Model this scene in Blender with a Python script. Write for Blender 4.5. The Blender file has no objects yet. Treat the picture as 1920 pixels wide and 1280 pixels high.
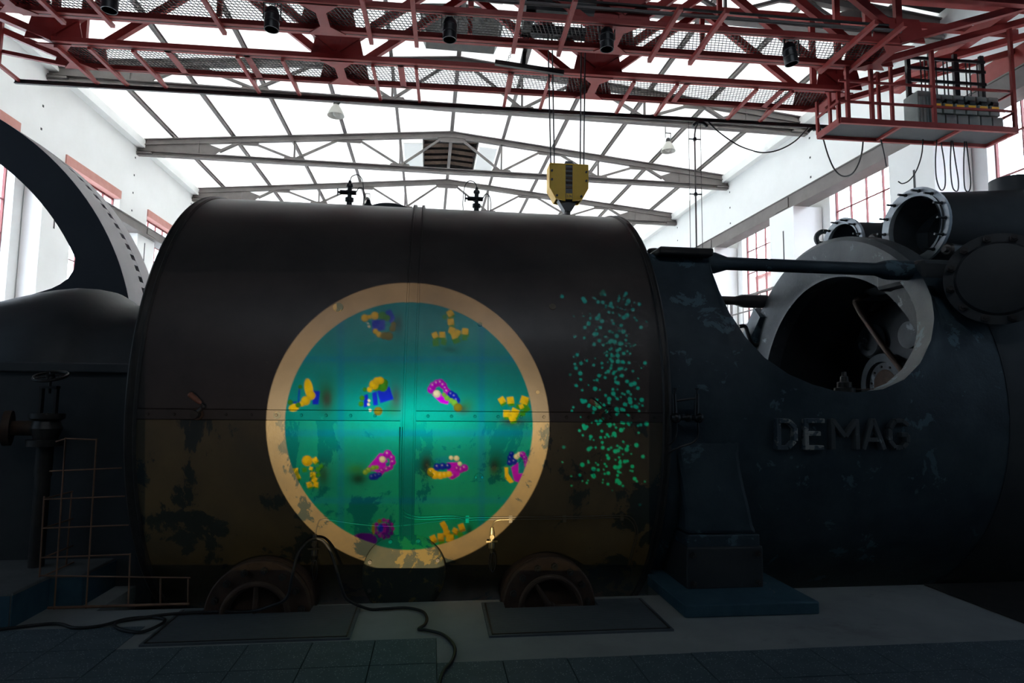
import bpy, math, random
import numpy as np
from mathutils import Vector, Matrix

random.seed(7)
rng = np.random.default_rng(11)
S = bpy.context.scene
COL = S.collection

# ------------------------------------------------------------------ camera
FPX, YAW_M, YAW_H, PITCH, ROLL = 1170.0, .1224, .1339, .091, .011
EYE = np.array([0., 0., 1.6])
HROT = YAW_H - YAW_M            # the hall axis stands at a slight angle to the engine


def basis(yaw):
    cy, sy = math.cos(yaw), math.sin(yaw)
    F = np.array([sy * math.cos(PITCH), cy * math.cos(PITCH), math.sin(PITCH)])
    R = np.array([cy, -sy, 0.])
    U = np.cross(R, F)
    return F, R * math.cos(ROLL) + U * math.sin(ROLL), -R * math.sin(ROLL) + U * math.cos(ROLL)


BM, BH = basis(YAW_M), basis(YAW_H)


def ray(x, y, B=BM):
    return B[0] + B[1] * (x - 960) / FPX - B[2] * (y - 640) / FPX


def at(x, y, X=None, Y=None, Z=None, B=BM):
    d = ray(x, y, B)
    i, v = (0, X) if X is not None else (1, Y) if Y is not None else (2, Z)
    return EYE + d * (v - EYE[i]) / d[i]


def atH(x, y, **k):
    return at(x, y, B=BH, **k)


cam = bpy.data.cameras.new('camera')
cam.sensor_fit = 'HORIZONTAL'
cam.sensor_width = 36
cam.lens = FPX * 36 / 1920
cam.clip_end = 500
camo = bpy.data.objects.new('camera', cam)
COL.objects.link(camo)
m3 = Matrix(((BM[1][0], BM[2][0], -BM[0][0]), (BM[1][1], BM[2][1], -BM[0][1]), (BM[1][2], BM[2][2], -BM[0][2])))
camo.matrix_world = Matrix.Translation(EYE) @ m3.to_4x4()
S.camera = camo

# ------------------------------------------------------------------ sky and exposure
S.view_settings.view_transform = 'Standard'
S.view_settings.look = 'None'
S.view_settings.gamma = 1
S.view_settings.exposure = 0.0
W = bpy.data.worlds.new('overcast_sky')
S.world = W
W.use_nodes = True
SKY = 14.0
W.node_tree.nodes['Background'].inputs[0].default_value = (.80, .90, 1.0, 1)
W.node_tree.nodes['Background'].inputs[1].default_value = SKY
# added cool fill lamps before the solid side walls, beside and behind the camera
for nm, x, ry, y in (('window_right_offscreen', 11.49, 90, 4.51), ('window_right_rear_offscreen', 11.49, 90, -.64),
                     ('window_left_offscreen', -10.10, -90, 4.51), ('window_left_rear_offscreen', -10.10, -90, -.64)):
    dl = bpy.data.lights.new(nm, 'AREA')
    dl.shape = 'RECTANGLE'
    dl.size, dl.size_y = 6.6, 3.15
    dl.energy = 38
    dl.color = (.52, .76, 1.0)
    dlo = bpy.data.objects.new(nm, dl)
    COL.objects.link(dlo)
    dlo.location = (x * math.cos(HROT) - y * math.sin(HROT), x * math.sin(HROT) + y * math.cos(HROT), 4.7)
    dlo.rotation_euler = (0, math.radians(ry), HROT)
PROJ_POWER = 4300.0
PROJ = np.array([-.34, -.45, 1.0])     # lamp of the video projector standing beside the camera


# ------------------------------------------------------------------ mesh helpers
def V(*a):
    return np.array(a, float)


class MB:
    def __init__(s):
        s.v, s.f, s.sm = [], [], []

    def add(s, vs, fs, smooth=False):
        o = len(s.v)
        s.v.extend([tuple(map(float, p)) for p in vs])
        s.f.extend([tuple(o + i for i in f) for f in fs])
        s.sm.extend([smooth] * len(fs))
        return s

    def box(s, a, b):
        x0, y0, z0 = np.minimum(a, b)
        x1, y1, z1 = np.maximum(a, b)
        return s.add([(x0, y0, z0), (x1, y0, z0), (x1, y1, z0), (x0, y1, z0), (x0, y0, z1), (x1, y0, z1), (x1, y1, z1), (x0, y1, z1)],
                     [(0, 3, 2, 1), (4, 5, 6, 7), (0, 1, 5, 4), (1, 2, 6, 5), (2, 3, 7, 6), (3, 0, 4, 7)])

    def bar(s, p, q, w, h, up=(0, 0, 1)):
        p, q = V(*p), V(*q)
        d = (q - p) / np.linalg.norm(q - p)
        u = V(*up)
        if abs(d @ u) > .98:
            u = V(0, 1, 0)
        a = np.cross(d, u)
        a /= np.linalg.norm(a)
        b = np.cross(a, d)
        vs = [e + a * i * w / 2 + b * j * h / 2 for e in (p, q) for i, j in ((-1, -1), (1, -1), (1, 1), (-1, 1))]
        return s.add(vs, [(0, 1, 2, 3), (7, 6, 5, 4), (0, 4, 5, 1), (1, 5, 6, 2), (2, 6, 7, 3), (3, 7, 4, 0)])

    def ibeam(s, p, q, w, h, t=.02, up=(0, 0, 1)):
        p, q = V(*p), V(*q)
        d = (q - p) / np.linalg.norm(q - p)
        u = V(*up)
        a = np.cross(d, u)
        a /= np.linalg.norm(a)
        b = np.cross(a, d)
        for k in (-1, 1):
            s.bar(p + b * k * (h - t) / 2, q + b * k * (h - t) / 2, w, t, up)
        return s.bar(p, q, t, h - 2 * t, up)

    def tube(s, path, r, n=8, caps=True):
        P = [V(*p) for p in path]
        rr = r if hasattr(r, '__len__') else [r] * len(P)
        T = [P[min(i + 1, len(P) - 1)] - P[max(i - 1, 0)] for i in range(len(P))]
        T = [t / (np.linalg.norm(t) + 1e-12) for t in T]
        a = np.cross(T[0], V(0, 0, 1) if abs(T[0][2]) < .9 else V(1, 0, 0))
        vs = []
        for i, p in enumerate(P):
            a = a - T[i] * (a @ T[i])
            a = a / (np.linalg.norm(a) + 1e-12)
            b = np.cross(T[i], a)
            vs += [p + rr[i] * (a * math.cos(6.283185 * k / n) + b * math.sin(6.283185 * k / n)) for k in range(n)]
        fs = [(i * n + k, i * n + (k + 1) % n, (i + 1) * n + (k + 1) % n, (i + 1) * n + k) for i in range(len(P) - 1) for k in range(n)]
        s.add(vs, fs, True)
        if caps:
            m = (len(P) - 1) * n
            s.add([vs[k] for k in range(n)], [tuple(range(n - 1, -1, -1))])
            s.add([vs[m + k] for k in range(n)], [tuple(range(n))])
        return s

    def lathe(s, prof, o=(0, 0, 0), ax=(1, 0, 0), n=32, closed=False, a0=0, a1=2 * math.pi, ref=None, smooth=True):
        o, ax = V(*o), V(*ax) / np.linalg.norm(ax)
        if ref is None:
            ref = V(0, 0, 1) if abs(ax[2]) < .9 else V(1, 0, 0)
        u = V(*ref) - ax * (V(*ref) @ ax)
        u /= np.linalg.norm(u)
        w = np.cross(ax, u)
        full = abs(a1 - a0 - 2 * math.pi) < 1e-6
        m = n if full else n + 1
        vs = [o + ax * a + r * (u * math.cos(a0 + (a1 - a0) * k / n) + w * math.sin(a0 + (a1 - a0) * k / n)) for a, r in prof for k in range(m)]
        k1 = len(prof)
        fs = []
        for i in range(k1 if closed else k1 - 1):
            j = (i + 1) % k1
            for k in range(n):
                kk = (k + 1) % m
                fs.append((i * m + k, i * m + kk, j * m + kk, j * m + k))
        if not full and closed:
            fs.append(tuple(i * m for i in range(k1)))
            fs.append(tuple(i * m + n for i in range(k1 - 1, -1, -1)))
        return s.add(vs, fs, smooth)

    def prism(s, poly, y0, y1, plane='XZ'):
        n = len(poly)
        mk = {'XZ': lambda a, b, t: (a, t, b), 'XY': lambda a, b, t: (a, b, t), 'YZ': lambda a, b, t: (t, a, b)}[plane]
        vs = [mk(a, b, y0) for a, b in poly] + [mk(a, b, y1) for a, b in poly]
        return s.add(vs, [tuple(range(n)), tuple(range(2 * n - 1, n - 1, -1))] + [(i, i + n, (i + 1) % n + n, (i + 1) % n) for i in range(n)])

    def sphere(s, c, r, n=12, m=8, sc=(1, 1, 1)):
        c = V(*c)
        pr = [(-math.cos(math.pi * i / m), max(math.sin(math.pi * i / m), .001)) for i in range(m + 1)]
        vs = [c + r * V(sc[0] * q * math.cos(6.2832 * k / n), sc[1] * q * math.sin(6.2832 * k / n), sc[2] * a) for a, q in pr for k in range(n)]
        return s.add(vs, [(i * n + k, i * n + (k + 1) % n, (i + 1) * n + (k + 1) % n, (i + 1) * n + k) for i in range(m) for k in range(n)], True)

    def torus(s, c, R, r, ax=(0, 0, 1), n=32, k=8):
        pr = [(r * math.sin(6.2832 * i / k), R + r * math.cos(6.2832 * i / k)) for i in range(k)]
        return s.lathe(pr, c, ax, n, closed=True)

    def mesh(s, name, off=(0, 0, 0), ang=35):
        me = bpy.data.meshes.new(name)
        o = V(*off)
        me.from_pydata([tuple(V(*p) - o) for p in s.v], [], s.f)
        import bmesh
        bm = bmesh.new()
        bm.from_mesh(me)
        bmesh.ops.recalc_face_normals(bm, faces=bm.faces[:])
        bm.to_mesh(me)
        bm.free()
        me.polygons.foreach_set('use_smooth', s.sm)
        if any(s.sm):
            me.set_sharp_from_angle(angle=math.radians(ang))
        return me


ORG = {}


def rotz(p, a):
    return V(p[0] * math.cos(a) - p[1] * math.sin(a), p[0] * math.sin(a) + p[1] * math.cos(a), p[2])


def tag(o, label=None, cat=None, group=None, kind=None):
    if label:
        o['label'] = label
    if cat:
        o['category'] = cat
    if group:
        o['group'] = group
    if kind:
        o['kind'] = kind
    return o


def thing(name, label, cat, org, group=None, hall=False, kind=None):
    o = bpy.data.objects.new(name, None)
    o.empty_display_size = .2
    COL.objects.link(o)
    a = HROT if hall is True else float(hall)
    o.location = rotz(org, a)
    o.rotation_euler = (0, 0, a)
    ORG[o.name] = V(*org)
    return tag(o, label, cat, group, kind)


def put(name, mb, mat, parent=None, org=None, hall=False, bevel=0, kind=None, label=None, ang=35):
    """link one mesh; coordinates are in the engine frame, or the hall frame for hall things"""
    if parent is not None:
        off = ORG[parent.name]
    else:
        off = V(*org) if org is not None else V(0, 0, 0)
    me = mb.mesh(name, off, ang)
    me.materials.append(mat)
    o = bpy.data.objects.new(name, me)
    COL.objects.link(o)
    if parent is not None:
        o.parent = parent
    else:
        a = HROT if hall is True else float(hall)
        o.location = rotz(off, a)
        o.rotation_euler = (0, 0, a)
    ORG[o.name] = off
    if bevel:
        b = o.modifiers.new('bevel', 'BEVEL')
        b.width = bevel
        b.segments = 2
        b.limit_method = 'ANGLE'
        b.angle_limit = math.radians(40)
    if kind:
        o['kind'] = kind
    if label:
        o['label'] = label
    return o


def single(name, mb, mat, label, cat, org, group=None, hall=False, bevel=0, kind=None, ang=35):
    return tag(put(name, mb, mat, None, org, hall, bevel, ang=ang), label, cat, group, kind)


def piece(name, me, parent, pos, rot=None, scale=None):
    """one more object sharing mesh data, a part of parent, at pos in the frame of its thing"""
    o = bpy.data.objects.new(name, me)
    COL.objects.link(o)
    o.parent = parent
    o.location = V(*pos) - ORG[parent.name]
    if rot is not None:
        o.rotation_euler = rot
    if scale is not None:
        o.scale = scale
    ORG[o.name] = V(*pos)
    return o


def shared(name, mb, mat, ang=35):
    me = mb.mesh(name, (0, 0, 0), ang)
    me.materials.append(mat)
    return me


# ------------------------------------------------------------------ materials
def newmat(name):
    m = bpy.data.materials.new(name)
    m.use_nodes = True
    nt = m.node_tree
    b = nt.nodes['Principled BSDF']
    return m, nt, b


def rgba(c):
    return (c[0], c[1], c[2], 1)


def noise(nt, scale, detail=6, rough=.6, vec=None, dist=0):
    n = nt.nodes.new('ShaderNodeTexNoise')
    n.inputs['Scale'].default_value = scale
    n.inputs['Detail'].default_value = detail
    n.inputs['Roughness'].default_value = rough
    n.inputs['Distortion'].default_value = dist
    if vec:
        nt.links.new(vec, n.inputs['Vector'])
    return n.outputs['Fac']


def ramp(nt, fac, stops):
    r = nt.nodes.new('ShaderNodeValToRGB')
    e = r.color_ramp.elements
    while len(e) < len(stops):
        e.new(.5)
    for i, (p, c) in enumerate(stops):
        e[i].position = p
        e[i].color = rgba(c) if hasattr(c, '__len__') else (c, c, c, 1)
    nt.links.new(fac, r.inputs[0])
    return r.outputs[0]


def mix(nt, fac, a, b):
    n = nt.nodes.new('ShaderNodeMix')
    n.data_type = 'RGBA'
    for s, v in ((n.inputs[0], fac), (n.inputs[6], a), (n.inputs[7], b)):
        if hasattr(v, 'is_linked'):
            nt.links.new(v, s)
        elif hasattr(v, '__len__'):
            s.default_value = rgba(v)
        else:
            s.default_value = v
    return n.outputs[2]


def objco(nt, scale=(1, 1, 1), kind='Object'):
    t = nt.nodes.new('ShaderNodeTexCoord')
    if scale == (1, 1, 1):
        return t.outputs[kind]
    mp = nt.nodes.new('ShaderNodeMapping')
    mp.inputs['Scale'].default_value = scale
    nt.links.new(t.outputs[kind], mp.inputs['Vector'])
    return mp.outputs[0]


def bump(nt, b, h, strength, dist=.01):
    n = nt.nodes.new('ShaderNodeBump')
    n.inputs['Strength'].default_value = strength
    n.inputs['Distance'].default_value = dist
    nt.links.new(h, n.inputs['Height'])
    nt.links.new(n.outputs[0], b.inputs['Normal'])


def paint(name, c1, c2=None, scale=4, lo=.42, hi=.6, rough=.6, metal=0., bmp=.15, patch=None, pscale=3, plo=.55, phi=.58, stretch=(1, 1, 1), spec=.5):
    """worn painted metal, plaster or stone: two tones of noise, and flaked patches of a third"""
    m, nt, b = newmat(name)
    b.inputs['Roughness'].default_value = rough
    b.inputs['Metallic'].default_value = metal
    b.inputs['Specular IOR Level'].default_value = spec
    co = objco(nt, stretch)
    n1 = noise(nt, scale, 8, .62, co)
    col = ramp(nt, n1, [(lo, c1), (hi, c2 or c1)])
    if patch:
        n2 = noise(nt, pscale, 10, .68, co, .4)
        k = ramp(nt, n2, [(plo, 0.), (phi, 1.)])
        col = mix(nt, k, col, patch)
    nt.links.new(col, b.inputs['Base Color'])
    if bmp:
        bump(nt, b, noise(nt, scale * 9, 6, .7, co), bmp, .006)
    return m


def plain(name, c, rough=.6, metal=0., spec=.5):
    m, nt, b = newmat(name)
    b.inputs['Base Color'].default_value = rgba(c)
    b.inputs['Roughness'].default_value = rough
    b.inputs['Metallic'].default_value = metal
    b.inputs['Specular IOR Level'].default_value = spec
    return m


M = {}
M['clad'] = paint('cladding_brown_black', (.048, .041, .040), (.080, .067, .062), 1.6, .35, .7, .40, .0, .12, (.14, .115, .08), 2.2, .64, .70, (1, 1, 1), .5)
M['clad_low'] = paint('cladding_flaking', (.085, .070, .048), (.145, .110, .060), 1.8, .35, .65, .40, .0, .2, (.026, .036, .038), 2.3, .545, .565, (1, 1, .7), .6)
M['steel_dark'] = paint('dark_steel', (.035, .032, .032), (.06, .052, .046), 5, .4, .65, .45, .2, .1)
M['rust'] = paint('rusty_brown_steel', (.07, .04, .028), (.11, .065, .04), 8, .4, .65, .7, .1, .15)
M['black'] = plain('black_rubber', (.012, .012, .014), .5)
M['blackmetal'] = plain('black_enamel', (.014, .015, .018), .35)
M['blue'] = paint('blue_casting_paint', (.022, .038, .054), (.046, .072, .092), 2.6, .38, .66, .5, .0, .4, (.085, .15, .19), 3.4, .60, .62)
M['grey_cast'] = paint('grey_blue_casting', (.055, .062, .068), (.10, .11, .118), 2.4, .35, .7, .6, .0, .5, (.24, .27, .29), 4.5, .60, .66)
M['dark_cast'] = paint('dark_casting', (.030, .034, .040), (.052, .056, .060), 2.0, .35, .7, .55, .0, .25)
M['wheel'] = paint('flywheel_navy', (.018, .022, .032), (.028, .032, .042), 1.2, .35, .7, .5, .0, .08)
M['tread'] = paint('flywheel_machined_rim', (.42, .39, .40), (.50, .47, .48), 1.2, .35, .7, .5, .0, .05)
M['plinth_blue'] = paint('blue_painted_concrete', (.030, .085, .125), (.05, .125, .17), 5, .35, .7, .75, .0, .5, (.20, .20, .19), 5, .66, .69)
M['concrete'] = paint('floor_concrete', (.30, .31, .31), (.40, .41, .40), 1.5, .35, .68, .8, .0, .25, (.21, .21, .20), 1.1, .58, .72)
M['mat'] = paint('ribbed_cover_plate', (.10, .12, .14), (.13, .15, .17), 3, .35, .7, .55, .0, .1)
M['red'] = paint('crane_red_paint', (.28, .024, .021), (.36, .046, .040), 3, .35, .7, .5, .0, .1, (.06, .02, .018), 7, .66, .70)
M['grey_steel'] = paint('roof_steel_grey', (.150, .130, .122), (.19, .168, .158), 2, .35, .7, .6, .0, .05)
M['white_wall'] = paint('white_plaster', (.88, .875, .855), (.93, .925, .91), 1.0, .3, .7, .9, .0, .1)
M['yellow'] = paint('hook_block_yellow', (.80, .45, .010), (.86, .50, .015), 6, .35, .7, .45, .0, .05, (.30, .20, .05), 14, .70, .73)
M['wire_rust'] = paint('rusty_wire', (.24, .12, .07), (.32, .17, .10), 8, .35, .7, .7, .0, .1)
M['letter'] = paint('worn_letter_paint', (.05, .075, .10), (.08, .11, .14), 4, .35, .7, .6, .0, .2, (.30, .30, .29), 7, .52, .54)
M['brass'] = paint('tarnished_brass', (.24, .20, .12), (.32, .28, .18), 12, .35, .7, .4, .7, .1)
M['tubing'] = plain('lead_tubing', (.12, .11, .095), .38, .5)
M['wood'] = paint('worn_wood', (.22, .085, .05), (.30, .13, .08), 20, .35, .7, .55, .0, .1, stretch=(1, 1, 4))
M['lamp_white'] = plain('lamp_enamel', (.55, .53, .48), .35)
M['flange_grey'] = paint('bare_flange_steel', (.36, .39, .42), (.48, .51, .54), 6, .35, .7, .5, .2, .15)
M['cover'] = paint('flaking_cover_paint', (.030, .040, .036), (.050, .052, .040), 4, .35, .65, .8, .0, .2, (.12, .095, .04), 5, .55, .58, spec=.15)
M['frame_red'] = paint('window_frame_red', (.20, .045, .045), (.27, .07, .065), 4, .35, .7, .6, .0, .05)
M['lintel'] = paint('lintel_red_oxide', (.60, .27, .23), (.66, .33, .29), 3, .35, .7, .8, .0, .05)
M['cabinet'] = paint('resistor_box_grey', (.20, .225, .215), (.27, .295, .28), 5, .35, .7, .5, .0, .05)
M['label'] = plain('orange_label', (.95, .50, .03), .6)
M['old_concrete'] = paint('old_dark_concrete', (.10, .105, .105), (.15, .155, .15), 3, .35, .7, .85, .0, .3)
M['floor_far'] = paint('hall_floor_screed', (.58, .58, .56), (.66, .66, .64), 1, .3, .7, .85, .0, .05)
M['drape'] = plain('blackout_drape', (.02, .021, .024), .95, 0., .1)  # added near-black finish for unseen walls and ceiling, swallows light
M['pink'] = plain('pink_panel', (.75, .05, .22), .6)

# terrazzo with pale chips
m, nt, b = newmat('terrazzo_tile')
co = objco(nt, kind='Object')
vo = nt.nodes.new('ShaderNodeTexVoronoi')
vo.inputs['Scale'].default_value = 62
nt.links.new(co, vo.inputs['Vector'])
chip = ramp(nt, vo.outputs['Distance'], [(.16, 1.), (.27, 0.)])
pick = nt.nodes.new('ShaderNodeSeparateColor')
nt.links.new(vo.outputs['Color'], pick.inputs[0])
sel = ramp(nt, pick.outputs[0], [(.45, 0.), (.5, 1.)])
mul = nt.nodes.new('ShaderNodeMath')
mul.operation = 'MULTIPLY'
nt.links.new(chip, mul.inputs[0])
nt.links.new(sel, mul.inputs[1])
base = ramp(nt, noise(nt, 7, 6, .6, co), [(.35, (.085, .125, .15)), (.7, (.13, .175, .20))])
nt.links.new(mix(nt, mul.outputs[0], base, (.50, .55, .58)), b.inputs['Base Color'])
b.inputs['Roughness'].default_value = .62
M['terrazzo'] = m

# translucent white roof boards with fine cross joints
m, nt, b = newmat('roof_board')
out = nt.nodes['Material Output']
co = objco(nt)
wv = nt.nodes.new('ShaderNodeTexWave')
wv.bands_direction = 'Y'
wv.inputs['Scale'].default_value = .33
wv.inputs['Distortion'].default_value = .3
nt.links.new(co, wv.inputs['Vector'])
col = mix(nt, ramp(nt, wv.outputs['Fac'], [(.0, 1.), (.05, 0.)]), (.87, .855, .82), (.74, .72, .69))
nt.links.new(col, b.inputs['Base Color'])
b.inputs['Roughness'].default_value = .9
tr = nt.nodes.new('ShaderNodeBsdfTranslucent')
nt.links.new(col, tr.inputs[0])
mx = nt.nodes.new('ShaderNodeMixShader')
mx.inputs[0].default_value = .36
nt.links.new(b.outputs[0], mx.inputs[1])
nt.links.new(tr.outputs[0], mx.inputs[2])
nt.links.new(mx.outputs[0], out.inputs[0])
M['roof'] = m

# window glass
m, nt, b = newmat('window_glass')
out = nt.nodes['Material Output']
tr = nt.nodes.new('ShaderNodeBsdfTransparent')
tr.inputs[0].default_value = (.93, .95, .97, 1)
gl = nt.nodes.new('ShaderNodeBsdfGlossy')
gl.inputs['Roughness'].default_value = .05
mx = nt.nodes.new('ShaderNodeMixShader')
mx.inputs[0].default_value = .06
nt.links.new(tr.outputs[0], mx.inputs[1])
nt.links.new(gl.outputs[0], mx.inputs[2])
nt.links.new(mx.outputs[0], out.inputs[0])
M['glass'] = m

# brick house outside
m, nt, b = newmat('brick_outside')
co = objco(nt, (1, 1, 1))
mp = nt.nodes.new('ShaderNodeMapping')
mp.inputs['Rotation'].default_value = (math.pi / 2, 0, math.pi / 2)
nt.links.new(co, mp.inputs['Vector'])
br = nt.nodes.new('ShaderNodeTexBrick')
br.inputs['Color1'].default_value = (.34, .14, .10, 1)
br.inputs['Color2'].default_value = (.28, .12, .09, 1)
br.inputs['Mortar'].default_value = (.45, .40, .37, 1)
br.inputs['Scale'].default_value = 2.6
sx = nt.nodes.new('ShaderNodeSeparateXYZ')
cx = nt.nodes.new('ShaderNodeCombineXYZ')
nt.links.new(co, sx.inputs[0])
nt.links.new(sx.outputs[1], cx.inputs[0])
nt.links.new(sx.outputs[2], cx.inputs[1])
nt.links.new(cx.outputs[0], br.inputs['Vector'])
nt.links.new(br.outputs['Color'], b.inputs['Base Color'])
M['brick'] = m
# ribbed steel for cover plates gets fine relief
nt = M['mat'].node_tree
b = nt.nodes['Principled BSDF']
wv = nt.nodes.new('ShaderNodeTexWave')
wv.bands_direction = 'Y'
wv.inputs['Scale'].default_value = 14
nt.links.new(objco(nt), wv.inputs['Vector'])
bump(nt, b, wv.outputs['Fac'], .5, .004)

# ================================================================== THE SETTING
XL, XR, ZC, XM = -10.14, 11.53, 9.957, .69
TY = [7.09 + 5.15 * i for i in range(6)]          # roof truss lines along the hall
HALF = 10.83
ZTOP, SL = 11.459, .0959


def ztop(x):
    return ZTOP - SL * abs(x - XM)


# ---- floor (engine frame): concrete with the engine pit, sunken where tiles lie
TX0, TYB = .05, 3.96


def tile_zone(x, y):
    return y < (4.76 if x < -2.15 else 4.36 if x < TX0 else TYB) and y > 2.36 and -4.75 < x < 5.25


def hole(x, y):
    return ((-2.45 < x < 1.95 and 5.12 < y < 9.2) or (-1.68 < x < -.86 and 4.92 < y < 5.2) or (.55 < x < 1.32 and 4.87 < y < 5.2)
            or (1.95 < x < 3.0 and 5.60 < y < 9.2) or (3.0 < x < 8. and 5.2 < y < 9.2) or (-10.0 < x < -3.35 and 7.55 < y < 8.6))


xb = [-10.3, -10.0, -4.75, -3.35, -2.45, -2.15, -1.68, -.86, TX0, .55, 1.32, 1.95, 3.0, 5.25, 8., 11.8]
yb = [-5.3, 2.36, TYB, 4.36, 4.76, 4.87, 4.92, 5.12, 5.2, 5.60, 7.55, 8.6, 9.2]
mb = MB()
for i in range(len(xb) - 1):
    for j in range(len(yb) - 1):
        cx, cy = (xb[i] + xb[i + 1]) / 2, (yb[j] + yb[j + 1]) / 2
        if hole(cx, cy):
            continue
        mb.box((xb[i], yb[j], -2.2), (xb[i + 1], yb[j + 1], -.035 if tile_zone(cx, cy) else 0))
floor = put('floor', mb, M['concrete'], kind='structure')
put('pit_floor', MB().box((-10.3, -5.3, -2.4), (11.8, 9.2, -2.19)), M['concrete'], floor)
tag(put('floor_rear', MB().box((-10.6, 9.2, -2.4), (12., 39.5, 0)), M['floor_far'], kind='structure'))
tile = shared('tile', MB().box((-.197, -.197, -.036), (.197, .197, .003)), M['terrazzo'])
for i in range(-12, 13):
    for j in range(-4, 2):
        x, y = TX0 + .2 + .4 * i, TYB + .2 + .4 * j
        if tile_zone(x, y):
            piece('tile', tile, floor, (x, y, random.uniform(-.002, .001)), (random.uniform(-.002, .002), random.uniform(-.002, .002), random.randrange(4) * math.pi / 2))

# cover plates over the pipe recesses, with cut-outs for the valve covers
for org, x0, x1, y0, y1, nx0, nx1, ny, lab in (
        ((-1.15, 4.4, 0), -1.83, -.52, 4.385, 5.06, -1.66, -.88, 4.925, 'dark ribbed steel floor plate cut around the valve cover nearer the mesh guard'),
        ((1.05, 4.4, 0), .40, 1.69, 4.33, 5.02, .57, 1.30, 4.875, 'dark ribbed steel floor plate cut around the valve cover beside the blue plinth')):
    pl = [(x0, y0), (x1, y0), (x1, y1), (nx1, y1), (nx1, ny), (nx0, ny), (nx0, y1), (x0, y1)]
    o = single('floor_plate', MB().prism(pl, -.004, .014, 'XY'), M['mat'], lab, 'plate', org, 'steel floor plates')
    b = MB()
    for a, c in (((x0 + .02, y0 + .02), (x1 - .02, y0 + .03)), ((x0 + .02, y0 + .02), (x0 + .03, y1 - .02)), ((x1 - .03, y0 + .02), (x1 - .02, y1 - .02))):
        b.box((a[0], a[1], .012), (c[0], c[1], .018))
    put('edge_weld', b, M['steel_dark'], o)
single('floor_plate', MB().box((4.32, 4.0, -.004), (6.4, 5.18, .012)), M['steel_dark'], 'plain dark steel floor plate under the lettered engine frame', 'plate', (5.2, 4.6, 0), 'steel floor plates')

# ---- walls with their windows (hall frame)
WIN_R = [(TY[i] + 1.0, TY[i] + 4.15) for i in range(0, 6)]
WIN_L = [(TY[i] + 1.0, TY[i] + 4.15) for i in range(1, 6)]
SILL, HEAD = 1.3, 8.22
ENDY = 38.6


def wall(name, x0, x1, wins):
    mb, y = MB(), 6.6
    for a, c in wins:
        mb.box((x0, y, -.2), (x1, a, 10.62))
        mb.box((x0, a, -.2), (x1, c, SILL))
        mb.box((x0, a, HEAD), (x1, c, 10.62))
        y = c
    mb.box((x0, y, -.2), (x1, ENDY, 10.62))
    return put(name, mb, M['white_wall'], None, ((x0 + x1) / 2, 6.6, 0), True, kind='structure')


wl = wall('wall_left', XL - .5, XL, WIN_L)
wr = wall('wall_right', XR, XR + .5, WIN_R)
tag(put('wall_end', MB().box((XL - .5, ENDY, -.2), (XR + .5, ENDY + .4, 11.9)), M['white_wall'], None, (.7, ENDY, 0), True), kind='structure')
# unseen walls around the camera, made near black to keep the engine front dim
for nm, a, c in (('wall_front_left', (XL - .5, -5.2, -.2), (XL, 6.6, 10.62)), ('wall_front_right', (XR, -5.2, -.2), (XR + .5, 6.6, 10.62)),
                 ('wall_rear', (XL - .5, -5.6, -.2), (XR + .5, -5.2, 10.62))):
    put(nm, MB().box(a, c), M['drape'], None, ((a[0] + c[0]) / 2, (a[1] + c[1]) / 2, 0), True, kind='structure')

# piers under the roof trusses
for w, xi, xw in ((wl, -9.68, XL + .02), (wr, 10.6, XR - .02)):
    top = 7.36 if xi > 0 else 6.95
    pm = MB().box((min(xi, xw), -.65, 0), (max(xi, xw), .65, top))
    pme = shared('pier', pm, M['white_wall'])
    sx = xi - .004 if xi > 0 else xi + .004
    black_plate = shared('slot', MB().box((xi - .004, -.03, 5.85), (xi + .004, .03, 6.75)), M['blackmetal'])  # flat black strip on the pier face, no recess cut
    for y in TY[1:] if xi < 0 else TY:
        p = piece('pier', pme, w, (0, y, 0))
        piece('slot', black_plate, p, (0, y - .1, 0))
    for y in TY[2:5]:
        for k in range(4):
            hx = XL + .001 if xi < 0 else XR - .001
            piece('slot', shared('vent_hole', MB().box((hx - .006, -.03, -.03), (hx + .006, .03, .03)), M['blackmetal']) if (k, y) == (0, TY[2]) else bpy.data.meshes['vent_hole' if xi < 0 else 'vent_hole.001'], w, (0, y - .15, 7.85 + .62 * k))  # small flat black squares on the wall face

# windows: red steel frames, glazing bars, one pane per opening
wn = 0
for xw, wins, s in ((XL - .22, WIN_L, 1), (XR + .22, WIN_R, -1)):
    nc, nr = 5, 8
    dy, dz = 3.15 / nc, (HEAD - .26 - SILL) / nr
    fm = MB()
    for i in range(nc + 1):
        t = .06 if i in (0, nc) else .028
        fm.box((-.03, i * dy - t / 2, SILL), (.03, i * dy + t / 2, HEAD - .2))
    for j in range(nr + 1):
        t = .07 if j in (0, 4, nr) else .026
        fm.box((-.025, 0, SILL + j * dz - t / 2), (.025, 3.15, SILL + j * dz + t / 2))
    fme = shared('window_frame', fm, M['frame_red'])
    pane = shared('pane', MB().box((-.003, .012, .012), (.003, dy - .012, dz - .012)), M['glass'])
    lint = shared('lintel', MB().box((-.16, -.0, HEAD - .24), (.16, 3.15, HEAD + .02)), M['lintel'])
    for a, c in wins:
        wn += 1
        o = bpy.data.objects.new('window_%d' % wn, fme)
        COL.objects.link(o)
        o.location = rotz((xw, a, 0), HROT)
        o.rotation_euler = (0, 0, HROT)
        o['kind'] = 'structure'
        ORG[o.name] = V(xw, a, 0)
        piece('lintel', lint, o, (xw + s * .1, a, 0))
        for i in range(nc):
            for j in range(nr):
                piece('pane', pane, o, (xw, a + i * dy, SILL + j * dz))

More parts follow.
